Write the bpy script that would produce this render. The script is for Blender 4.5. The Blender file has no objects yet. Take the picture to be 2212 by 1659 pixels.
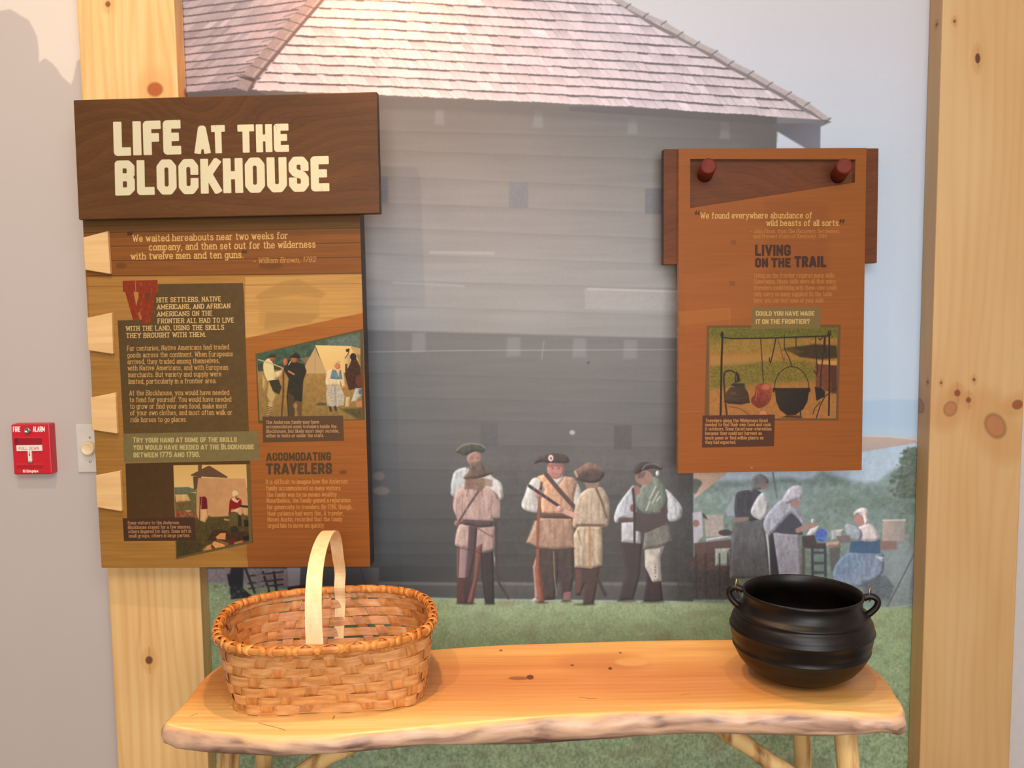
import bpy, bmesh, math, random
import numpy as np
from mathutils import Matrix, Vector

# ------------------------------------------------------------------ camera, world, lights, exposure
SC = bpy.context.scene
COL = SC.collection
random.seed(7)
FPX, PITCH, ROLL = 2200.0, math.radians(5.9), 0.0122
CAM = np.array([0.0, -2.25, 1.5])
FW = np.array([0, math.cos(PITCH), -math.sin(PITCH)])
R0 = np.array([1.0, 0, 0])
U0 = np.array([0, math.sin(PITCH), math.cos(PITCH)])
RT = math.cos(ROLL) * R0 - math.sin(ROLL) * U0
UP = math.cos(ROLL) * U0 + math.sin(ROLL) * R0
cd = bpy.data.cameras.new('camera')
cd.sensor_fit = 'HORIZONTAL'; cd.sensor_width = 36.0
cd.lens = FPX / 2212.0 * 36.0
cd.clip_start = 0.05; cd.clip_end = 60
cam = bpy.data.objects.new('camera', cd); COL.objects.link(cam)
cam.matrix_world = Matrix(((RT[0], UP[0], -FW[0], CAM[0]), (RT[1], UP[1], -FW[1], CAM[1]),
                           (RT[2], UP[2], -FW[2], CAM[2]), (0, 0, 0, 1)))
SC.camera = cam

wd = bpy.data.worlds.new('world'); SC.world = wd; wd.use_nodes = True
wd.node_tree.nodes['Background'].inputs[0].default_value = (0.8, 0.86, 1.0, 1)
wd.node_tree.nodes['Background'].inputs[1].default_value = 0.25

def spot(name, loc, aim, power, color, size, blend, radius):
    l = bpy.data.lights.new(name, 'SPOT'); l.energy = power; l.color = color
    l.spot_size = math.radians(size); l.spot_blend = blend; l.shadow_soft_size = radius
    o = bpy.data.objects.new(name, l); COL.objects.link(o); o.location = loc
    o.rotation_euler = (Vector(aim) - Vector(loc)).to_track_quat('-Z', 'Y').to_euler()
    return o

def area(name, loc, aim, power, color, sx, sy):
    l = bpy.data.lights.new(name, 'AREA'); l.energy = power; l.color = color
    l.shape = 'RECTANGLE'; l.size = sx; l.size_y = sy
    o = bpy.data.objects.new(name, l); COL.objects.link(o); o.location = loc
    o.rotation_euler = (Vector(aim) - Vector(loc)).to_track_quat('-Z', 'Y').to_euler()
    return o

spot('track_spot_table', (-0.22, -0.50, 2.78), (-0.16, -0.36, 0.75), 62, (1.0, 0.68, 0.40), 64, 1.0, 0.03)
spot('track_spot_wall', (-0.27, -0.16, 2.32), (-0.27, -0.03, 1.7), 17, (1.0, 0.42, 0.17), 130, 1.0, 0.03)
spot('track_spot_sign', (-0.72, -1.30, 2.86), (-0.72, -0.05, 1.2), 46, (1.0, 0.78, 0.55), 95, 0.8, 0.02)
spot('track_spot_kettle', (0.52, -0.62, 2.80), (0.45, -0.36, 0.75), 26, (1.0, 0.72, 0.45), 32, 0.7, 0.03)
area('ceiling_fill_light', (0.2, -2.7, 2.93), (0.1, -0.3, 1.0), 66, (1.0, 0.96, 0.91), 1.8, 1.2)  # added soft fill below the ceiling, no fixture behind it
area('front_fill_light', (0.5, -5.0, 1.6), (0.1, 0.0, 1.2), 125, (0.96, 0.98, 1.0), 2.6, 1.7)  # added frontal fill behind the camera to soften shadows, no window there

SC.view_settings.view_transform = 'Standard'
SC.view_settings.look = 'None'
SC.view_settings.gamma = 1.0
SC.view_settings.use_curve_mapping = False
SC.view_settings.exposure = -0.12

# ------------------------------------------------------------------ photo pixel -> place helpers
def ray(x, y):
    x = np.asarray(x, float)[..., None]; y = np.asarray(y, float)[..., None]
    return FW + RT * (x - 1106) / FPX + UP * (829.5 - y) / FPX

def at_y(x, y, Y):
    d = ray(x, y); return CAM + d * ((Y - CAM[1]) / d[..., 1:2])

def at_z(x, y, Z):
    d = ray(x, y); return CAM + d * ((Z - CAM[2]) / d[..., 2:3])

def proj(P):
    v = np.asarray(P, float) - CAM; z = v @ FW
    return np.stack([1106 + FPX * (v @ RT) / z, 829.5 - FPX * (v @ UP) / z], -1)

def fit_board(corners, Y):
    """pose and size of a flat board whose centre lies at depth Y, from its four corners"""
    c = np.array(corners, float)
    P = np.array([at_y(x, y, Y) for x, y in c]); cen = P.mean(0)
    q = np.array([cen[0], cen[2], 0, 0, 0, np.linalg.norm(P[1] - P[0]), np.linalg.norm(P[3] - P[0])])
    def rot(q):
        ya, pi, ro = q[2:5]
        cy, sy, cp, sp, cr, sr = math.cos(ya), math.sin(ya), math.cos(pi), math.sin(pi), math.cos(ro), math.sin(ro)
        return (np.array([[cy, -sy, 0], [sy, cy, 0], [0, 0, 1]]) @ np.array([[1, 0, 0], [0, cp, -sp], [0, sp, cp]])
                @ np.array([[cr, 0, sr], [0, 1, 0], [-sr, 0, cr]]))
    def pts(q):
        w, h = q[5:7]
        L = np.array([[-w / 2, 0, h / 2], [w / 2, 0, h / 2], [w / 2, 0, -h / 2], [-w / 2, 0, -h / 2]])
        return L @ rot(q).T + np.array([q[0], Y, q[1]])
    D = np.diag([0, 0, 200., 200., 0, 0, 0])
    for it in range(40):
        e = (proj(pts(q)) - c).ravel(); J = np.zeros((8, 7))
        for k in range(7):
            dq = q.copy(); dq[k] += 1e-5
            J[:, k] = ((proj(pts(dq)) - c).ravel() - e) / 1e-5
        q = q - np.linalg.solve(J.T @ J + D + 1e-6 * np.eye(7), J.T @ e + D @ q)
    M = Matrix(rot(q).tolist()).to_4x4(); M.translation = (q[0], Y, q[1])
    return M, q[5], q[6]
# ------------------------------------------------------------------ print painter (numpy) for flat prints and wood faces
RNG = np.random.default_rng(11)

def noise2(h, w, sy, sx, rng=None):
    rng = rng or RNG
    gh, gw = int(h / sy) + 3, int(w / sx) + 3
    g = rng.random((gh, gw))
    y = np.arange(h) / sy; x = np.arange(w) / sx
    iy = y.astype(int); ix = x.astype(int); fy = (y - iy)[:, None]; fx = (x - ix)[None]
    fy = fy * fy * (3 - 2 * fy); fx = fx * fx * (3 - 2 * fx)
    a = g[np.ix_(iy, ix)]; b = g[np.ix_(iy, ix + 1)]; c = g[np.ix_(iy + 1, ix)]; d = g[np.ix_(iy + 1, ix + 1)]
    return (a * (1 - fx) + b * fx) * (1 - fy) + (c * (1 - fx) + d * fx) * fy - 0.5

def fbm(h, w, sy, sx, oct=3):
    return sum(noise2(h, w, max(sy / 2 ** k, 1), max(sx / 2 ** k, 1)) / 2 ** k for k in range(oct))

def C8(c): return np.array(c, float) / 255.0

def catmull(p, n=6, closed=True):
    p = np.asarray(p, float); N = len(p); out = []
    rng = range(N) if closed else range(N - 1)
    for i in rng:
        a, b, c, d = (p[(i + k) % N] for k in (-1, 0, 1, 2)) if closed else (p[max(i - 1, 0)], p[i], p[i + 1], p[min(i + 2, N - 1)])
        for k in range(n):
            t = k / n
            out.append(0.5 * (2 * b + (c - a) * t + (2 * a - 5 * b + 4 * c - d) * t * t + (3 * b - a - 3 * c + d) * t ** 3))
    if not closed: out.append(p[-1])
    return np.array(out)

class Canvas:
    def __init__(s, w, h, mapper, k, base=(128, 128, 128)):
        s.w, s.h, s.map, s.k = int(w), int(h), mapper, k
        s.a = np.empty((s.h, s.w, 3)); s.a[:] = C8(base)
        s.T = None
    def pt(s, pts):
        pts = np.asarray(pts, float)
        if s.T is not None:
            ox, oy, sc = s.T; pts = np.stack([ox + pts[:, 0] / sc, oy + pts[:, 1] / sc], -1)
        return s.map(pts)
    def zoom(s, ox=None, oy=None, sc=None):
        s.T = None if ox is None else (ox, oy, sc)
    def box(s, q, m):
        x0, y0 = np.floor(q.min(0) - m).astype(int); x1, y1 = np.ceil(q.max(0) + m).astype(int) + 1
        x0, y0, x1, y1 = max(x0, 0), max(y0, 0), min(x1, s.w), min(y1, s.h)
        return None if x1 <= x0 or y1 <= y0 else (x0, y0, x1, y1)
    def mask_poly(s, q, soft):
        b = s.box(q, soft + 1)
        if b is None: return None, None
        x0, y0, x1, y1 = b
        X = (np.arange(x0, x1) + 0.5)[None].astype(np.float32); Y = (np.arange(y0, y1) + 0.5)[:, None].astype(np.float32)
        ins = np.zeros((y1 - y0, x1 - x0), bool); d2 = np.full(ins.shape, 1e9, np.float32)
        for (ax, ay), (bx, by) in zip(q, np.roll(q, -1, 0)):
            ex, ey = bx - ax, by - ay; L = ex * ex + ey * ey
            if L < 1e-9: continue
            px, py = X - ax, Y - ay
            t = np.clip((px * ex + py * ey) / L, 0, 1)
            d2 = np.minimum(d2, (px - t * ex) ** 2 + (py - t * ey) ** 2)
            if ey != 0:
                c = ((ay > Y) != (by > Y)) & (X < ex * (Y - ay) / ey + ax)
                ins ^= c
        d = np.sqrt(d2); sd = np.where(ins, d, -d); s._d = sd
        m = np.clip(0.5 + sd / max(soft, 1.0), 0, 1)
        return b, m * m * (3 - 2 * m)
    def blend(s, b, m, col, a=1.0, tex=None):
        x0, y0, x1, y1 = b
        m = (m * a)[..., None]; c = np.asarray(col)
        if tex is not None: c = c * (1 + tex[..., None])
        s.a[y0:y1, x0:x1] = s.a[y0:y1, x0:x1] * (1 - m) + c * m
    def poly(s, pts, col, a=1.0, soft=1.2, sp=False, grad=None, n=0.0, ns=4.0, vol=0.0, va=.30, fold=0.0):
        q = s.pt(pts)
        if sp: q = catmull(q, 5)
        b, m = s.mask_poly(q, soft * s.k)
        if b is None: return
        d_in = s._d; c = C8(col); x0, y0, x1, y1 = b
        if grad is not None:
            g = s.pt(grad[:2]); c2 = C8(grad[2]); dv = g[1] - g[0]
            t = (((np.arange(x0, x1)[None] - g[0][0]) * dv[0] + (np.arange(y0, y1)[:, None] - g[0][1]) * dv[1]) / (dv @ dv)).clip(0, 1)[..., None]
            c = c * (1 - t) + c2 * t
        tex = None
        if n: tex = n * 2 * fbm(y1 - y0, x1 - x0, ns * s.k, ns * s.k, 2)
        if vol and d_in.shape[0] > 2 and d_in.shape[1] > 2:     # printed modelling of the photographed figure (sun from the upper left of that scene)
            R_ = vol * s.k; dd = np.clip(d_in, 0, R_) / R_; gy, gx = np.gradient(dd)
            sh = va * (gx * .75 + gy * .65) * R_ * (1 - dd) ** .5 - .10 * (1 - dd)
            tex = sh if tex is None else tex + sh
        if fold:
            f_ = fold * (1.2 * noise2(y1 - y0, x1 - x0, 17 * s.k, 5.5 * s.k) + .5 * noise2(y1 - y0, x1 - x0, 6 * s.k, 4 * s.k)); tex = f_ if tex is None else tex + f_
        s.blend(b, m, c, a, tex)
    def rect(s, x0, y0, x1, y1, col, **kw): s.poly([(x0, y0), (x1, y0), (x1, y1), (x0, y1)], col, **kw)
    def ell(s, cx, cy, rx, ry, col, rot=0, **kw):
        t = np.linspace(0, 2 * np.pi, 20, endpoint=False)
        x, y = rx * np.cos(t), ry * np.sin(t); c, sn = math.cos(rot), math.sin(rot)
        s.poly(np.stack([cx + x * c - y * sn, cy + x * sn + y * c], -1), col, **kw)
    def line(s, pts, width, col, a=1.0, soft=1.2, sp=False):
        """round-ended stroke; width in photo pixels (or zoom units)"""
        q = s.pt(pts)
        if sp: q = catmull(q, 6, False)
        kw = s.k / (s.T[2] if s.T else 1); hw = width * kw / 2; so = max(soft * s.k, 1.0)
        b = s.box(q, hw + so + 1)
        if b is None: return
        x0, y0, x1, y1 = b
        X = (np.arange(x0, x1) + 0.5)[None]; Y = (np.arange(y0, y1) + 0.5)[:, None]; d2 = np.full((y1 - y0, x1 - x0), 1e9)
        for (ax, ay), (bx, by) in zip(q[:-1], q[1:]):
            ex, ey = bx - ax, by - ay; L = ex * ex + ey * ey + 1e-9
            t = np.clip(((X - ax) * ex + (Y - ay) * ey) / L, 0, 1)
            d2 = np.minimum(d2, (X - ax - t * ex) ** 2 + (Y - ay - t * ey) ** 2)
        m = np.clip(0.5 + (hw - np.sqrt(d2)) / so, 0, 1)
        s.blend(b, m, C8(col), a)
    def dots(s, x0, y0, x1, y1, n, r, cols, a=0.7):
        for _ in range(n):
            s.ell(random.uniform(x0, x1), random.uniform(y0, y1), r * random.uniform(.5, 1.5), r * random.uniform(.4, 1), random.choice(cols), a=a * random.uniform(.5, 1), soft=1.5)
    def blur(s, n=1):
        for _ in range(n):
            p = np.pad(s.a, ((1, 1), (1, 1), (0, 0)), 'edge')
            s.a = (p[:-2, 1:-1] + p[2:, 1:-1] + p[1:-1, :-2] + p[1:-1, 2:] + 2 * s.a) / 6
    def image(s, name, gain=1.0):
        a = np.clip(s.a, 0, 1)
        if gain != 1.0:
            lin = np.where(a <= 0.04045, a / 12.92, ((a + 0.055) / 1.055) ** 2.4) * np.asarray(gain)
            lin = np.clip(lin, 0, 1); a = np.where(lin <= 0.0031308, lin * 12.92, 1.055 * lin ** (1 / 2.4) - 0.055)
        px = np.ones((s.h, s.w, 4), np.float32); px[..., :3] = a[::-1]
        im = bpy.data.images.new(name, s.w, s.h); im.pixels.foreach_set(px.ravel()); im.update(); im.pack()
        return im

def homog(src, dst):
    A = []
    for (x, y), (u, v) in zip(src, dst):
        A.append([x, y, 1, 0, 0, 0, -u * x, -u * y, -u]); A.append([0, 0, 0, x, y, 1, -v * x, -v * y, -v])
    H = np.linalg.svd(np.array(A, float))[2][-1].reshape(3, 3)
    def f(p):
        p = np.asarray(p, float); q = np.concatenate([p, np.ones((len(p), 1))], 1) @ H.T
        return q[:, :2] / q[:, 2:]
    return f

# ---- lettering: one stroke skeleton per letter; serifs are added for the book face, square ends for the poster face
GL = {
'A': "0,0 4.5,14 9,0|1.6,5 7.4,5", 'B': "0,0 0,14 6,14 8,12.5 8,9 6.5,7.3 0,7.3|6.5,7.3 8,5.5 8,1.5 6,0 0,0",
'C': "8,9.8 8,12 6,14 2,14 0,12 0,2 2,0 6,0 8,2 8,4.2", 'D': "0,0 0,14 5.5,14 8,11.5 8,2.5 5.5,0 0,0",
'E': "7,14 0,14 0,0 7,0|0,7.2 5.6,7.2", 'F': "7,14 0,14 0,0|0,7.2 5.6,7.2",
'G': "8,10.5 8,12 6,14 2,14 0,12 0,2 2,0 6,0 8,2 8,6.5 4.8,6.5", 'H': "0,0 0,14|8,0 8,14|0,7.2 8,7.2", 'I': "0,0 0,14",
'J': "6,14 6,2 4.4,0 1.6,0 0,2 0,3.5", 'K': "0,0 0,14|8,14 0.6,6|2.6,8 8.4,0", 'L': "0,14 0,0 6.6,0", 'M': "0,0 0,14 5.5,3 11,14 11,0",
'N': "0,0 0,14 8.2,0 8.2,14", 'O': "2,0 6,0 8,2 8,12 6,14 2,14 0,12 0,2 2,0", 'P': "0,0 0,14 6,14 8,12.3 8,8.2 6,6.5 0,6.5",
'R': "0,0 0,14 6,14 8,12.3 8,8.4 6,6.7 0,6.7|4,6.7 8.3,0",
'S': "8,10.6 8,12.2 6.2,14 1.8,14 0,12.2 0,9.3 1.5,7.8 6.5,6.4 8,4.8 8,1.8 6.2,0 1.8,0 0,1.8 0,3.4", 'T': "0,14 8.6,14|4.3,14 4.3,0",
'U': "0,14 0,2 2,0 6,0 8,2 8,14", 'V': "0,14 4.5,0 9,14", 'W': "0,14 3.2,0 6.5,12 9.8,0 13,14", 'Y': "0,14 4.4,6.5 8.8,14|4.4,6.5 4.4,0",
'a': "7,0 7,7.5 5.5,9.6 2,9.6 0.5,8|7,5.5 2,5.3 0,3.6 0,1.6 1.6,0 4.5,0 7,2.2", 'b': "0,14 0,0|0,7 2.5,9.6 5.5,9.6 7.5,7.5 7.5,2.2 5.5,0 2.5,0 0,2.5",
'c': "7,7.8 5.5,9.6 2,9.6 0,7.5 0,2 2,0 5.5,0 7,1.8", 'd': "7.5,14 7.5,0|7.5,7 5,9.6 2,9.6 0,7.5 0,2.2 2,0 5,0 7.5,2.5",
'e': "0,5 7.2,5 7.2,7.3 5.5,9.6 2,9.6 0,7.5 0,2 2,0 5.5,0 7,1.8", 'f': "5.5,13 4.5,14 3,14 2,12.5 2,0|0,9.6 4.8,9.6",
'g': "7.3,9.6 7.3,-2.5 5.5,-4.5 1.5,-4.5 0.3,-3.2|7.3,7 5,9.6 2,9.6 0,7.5 0,2.5 2,0.3 5,0.3 7.3,2.7", 'h': "0,14 0,0|0,7 2.5,9.6 5,9.6 7,8 7,0",
'i': "0,9.6 0,0|0,13 0.1,13.4", 'k': "0,14 0,0|6.5,9.6 1,4.5|2.5,6 7,0", 'l': "0,14 0,0",
'm': "0,9.6 0,0|0,7 2,9.6 4,9.6 5.5,8 5.5,0|5.5,7 7.5,9.6 9.5,9.6 11,8 11,0", 'n': "0,9.6 0,0|0,7 2.5,9.6 5,9.6 7,8 7,0",
'o': "2,0 5.5,0 7.5,2.2 7.5,7.4 5.5,9.6 2,9.6 0,7.4 0,2.2 2,0", 'p': "0,9.6 0,-4.5|0,7 2.5,9.6 5.5,9.6 7.5,7.5 7.5,2.2 5.5,0 2.5,0 0,2.5",
'q': "7.5,9.6 7.5,-4.5|7.5,7 5,9.6 2,9.6 0,7.5 0,2.2 2,0 5,0 7.5,2.5", 'r': "0,9.6 0,0|0,6.5 2.2,9.4 4.5,9.6 5,8.6",
's': "6,7.8 5,9.6 1.5,9.6 0.2,8 0.5,6 5.6,4 6.2,2 5,0 1.3,0 0,1.8", 't': "2,13 2,1.6 3.3,0 5,0.5|0,9.6 4.8,9.6",
'u': "0,9.6 0,1.8 1.8,0 4.5,0 7,2.6|7,9.6 7,0", 'v': "0,9.6 3.6,0 7.2,9.6", 'w': "0,9.6 2.8,0 5.3,8.5 7.8,0 10.6,9.6",
'x': "0,9.6 7,0|7,9.6 0,0", 'y': "0,9.6 3.7,0.5|7.4,9.6 3.2,-2 2,-4.2 0.3,-4.4", 'z': "0,9.6 6.5,9.6 0,0 6.8,0",
'\x01': "0,0 4.3,14 6.2,14 10.5,0|1.6,3.0 8.9,3.0", '\x02': "8,10.9 8,12 6,14 2,14 0,12 0,2 2,0 6,0 8,2 8,5.9 5.2,5.9",
'0': "2,0 5.5,0 7.5,2 7.5,12 5.5,14 2,14 0,12 0,2 2,0", '1': "0,11.5 2.5,14 2.5,0", '2': "0,11 1.5,14 6,14 7.5,12 7.5,9 0,0 7.8,0",
'4': "6,0 6,14 0,4.5 8,4.5", '5': "7,14 0.5,14 0.3,8 5.5,8.6 7.5,6.5 7.5,2.2 5.5,0 1.5,0 0,1.8", '6': "7,12.5 5.5,14 2,14 0,11.5 0,2 2,0 5.5,0 7.5,2 7.5,6.5 5.5,8.4 2,8.4 0,6.5",
'7': "0,14 7.5,14 2.8,0", '8': "2,7.3 0,9 0,12.5 2,14 5.5,14 7.5,12.5 7.5,9 5.5,7.3 2,7.3 0,5.5 0,1.8 2,0 5.5,0 7.5,1.8 7.5,5.5 5.5,7.3",
'9': "0.5,1.5 2,0 5.5,0 7.5,2.5 7.5,12 5.5,14 2,14 0,12 0,7.5 2,5.6 5.5,5.6 7.5,7.5",
'.': "0,0 0.1,0.5", ',': "0.7,0.5 0,-2.6", '-': "0,5 4,5", '–': "0,5 6,5", '—': "0,5 13,5", '!': "0,14 0,4|0,0 0.1,0.5",
'?': "0,10.6 0,12 1.8,14 5.5,14 7.2,12 7.2,9.5 3.6,6.5 3.6,4.2|3.6,0 3.7,0.5",
}
GLYPH = {c: [np.array([[float(v) for v in p.split(',')] for p in pl.split()]) for pl in s.split('|')] for c, s in GL.items()}

def text(cv, st, x0, y0, x1, y1, cap, col, w=None, serif=True, bold=False, shear=0.0, a=1.0, worn=0.0, small=None):
    """one line of lettering fitted between (x0,y0) and (x1,y1) on its baseline; cap height and stroke width w in photo pixels.
    small: letters drawn at this fraction of the cap height (small capitals) except the ones marked with ^ before them"""
    w = w or cap * (0.29 if bold else 0.13)
    dx = np.array([x1 - x0, y1 - y0], float); ln = np.linalg.norm(dx)
    lead = w if bold else 0.0                     # ink added on both sides of each letter, in photo pixels
    gap = 1.3 if bold else 4.6
    if bold: st = st.replace('A', '\x01').replace('G', '\x02')
    units = 0.0; inks = 0; items = []; big = False
    for ch in st:
        if ch == '^': big = True; continue
        sc = 1.0 if (small is None or big or not (ch.isalpha() or ch < ' ')) else small
        big = False
        if ch == ' ': units += 5.2 if bold else 6.4; continue
        pls = GLYPH[ch]; wd_ = max(p[:, 0].max() for p in pls)
        items.append((ch, (units, inks + .5), pls, sc)); units += wd_ * sc + gap; inks += 1
    units -= gap
    sx = max((ln - inks * lead) / units, .05 * cap / 14)
    ux = dx / ln * sx
    items = [(ch, u_ + k_ * lead / sx, pls, sc) for ch, (u_, k_), pls, sc in items]
    nrm = np.array([dx[1], -dx[0]]) / ln
    uy = nrm * cap / 14.0
    segs = []; k = cv.k; hw = w * k / 2
    for ch, pen, pls, sc in items:
        for pl in pls:
            P = pl.copy() * sc
            if bold:   # keep the outline inside the cap height
                inset = w / cap * 14 / 2
                P[:, 1] = inset + P[:, 1] * (14 * sc - 2 * inset) / (14 * sc)
            X = pen + P[:, 0] + shear * P[:, 1]
            q = cv.map(np.array([x0, y0]) + X[:, None] * ux + P[:, 1:2] * uy)
            loop = bool(np.allclose(pl[0], pl[-1])); nq = len(q) - 1
            for i in range(nq): segs.append((q[i], q[i + 1], hw, i > 0 or loop, i < nq - 1 or loop, 1))
            if serif and ch.isalpha():
                for e, o in ((0, 1), (-1, -2)):
                    d = pl[e] - pl[o]; yy = pl[e][1]
                    if abs(d[1]) > abs(d[0]) and yy in (0, 9.6, 14, -4.5):
                        l, r = 2.2, 2.2
                        if ch.islower() and yy > 5 and abs(d[0]) < .1: r = 0.4
                        px = pen + P[e][0] + shear * P[e][1]
                        s2 = cv.map(np.array([x0, y0]) + np.array([[px - l], [px + r]]) * ux + P[e][1] * uy)
                        segs.append((s2[0], s2[1], hw * 0.8, False, False, 1))
    Q = np.array([s[0] for s in segs] + [s[1] for s in segs]); m_ = hw + 3
    b = cv.box(Q, m_)
    if b is None: return
    bx0, by0, bx1, by1 = b; M = np.zeros((by1 - by0, bx1 - bx0))
    for A, B, h, ja, jb, _ in segs:
        bb = cv.box(np.array([A, B]), h + 2.5)
        if bb is None: continue
        X = (np.arange(bb[0], bb[2]) + .5)[None]; Y = (np.arange(bb[1], bb[3]) + .5)[:, None]
        e = B - A; L = math.hypot(*e) + 1e-6; e = e / L
        u = (X - A[0]) * e[0] + (Y - A[1]) * e[1]; v = np.abs(-(X - A[0]) * e[1] + (Y - A[1]) * e[0])
        if bold:
            rr = 0.22 * h
            lo = 0.0 if ja else -h * .96; hi_ = L if jb else L + h * .96
            du = np.abs(u - (lo + hi_) / 2) - (hi_ - lo) / 2 + rr; dv = v - h + rr
            d = np.minimum(np.maximum(du, dv), 0) + np.hypot(np.maximum(du, 0), np.maximum(dv, 0)) - rr
            if ja: d = np.minimum(d, np.hypot(u, v) - h)
            if jb: d = np.minimum(d, np.hypot(u - L, v) - h)
        else:
            d = np.hypot(u - np.clip(u, 0, L), v) - h
        mm = np.clip(0.5 - d / 1.3, 0, 1)
        sl = M[bb[1] - by0:bb[3] - by0, bb[0] - bx0:bb[2] - bx0]
        np.maximum(sl, mm, out=sl)
    if bold:     # flat feet and heads, cut on the baseline and the cap line
        o_ = cv.map(np.array([[x0, y0]])); t_ = cv.map(np.array([[x0, y0]]) + nrm * cap); r_ = cv.map(np.array([[x1, y1]]))
        e = (r_ - o_)[0]; e /= np.linalg.norm(e); nn = np.array([e[1], -e[0]]); capk = float((t_ - o_)[0] @ nn)
        yy = (np.arange(bx0, bx1)[None] + .5 - o_[0][0]) * nn[0] + (np.arange(by0, by1)[:, None] + .5 - o_[0][1]) * nn[1]
        M = M * np.clip(yy + 1.0, 0, 1) * np.clip(capk + 1.0 - yy, 0, 1)
    if worn:
        nz = fbm(M.shape[0], M.shape[1], 3.2, 3.2, 2); pat = fbm(M.shape[0], M.shape[1], 60, 60, 2)
        M = M * np.where(nz + pat * 0.55 > 0.80 - worn, 0.12, 1.0)
    cv.blend(b, M, C8(col), a)
# ------------------------------------------------------------------ the mural print
MX0, MX1, MZ0, MZ1, MD = -0.80, 1.00, 0.08, 2.60, 1000.0
GAIN = dict(mural=(.97, .99, .98), wall=(.96, .94, .91), panel=(.68, .72, .64), panel2=(.62, .69, .52), title=(.60, .585, .53), board=(.66, .60, .50), small=1.0, post=(1.0, .98, .98), post2=(.73, .69, .70), table=(1.0, 1.18, 1.35))

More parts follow.
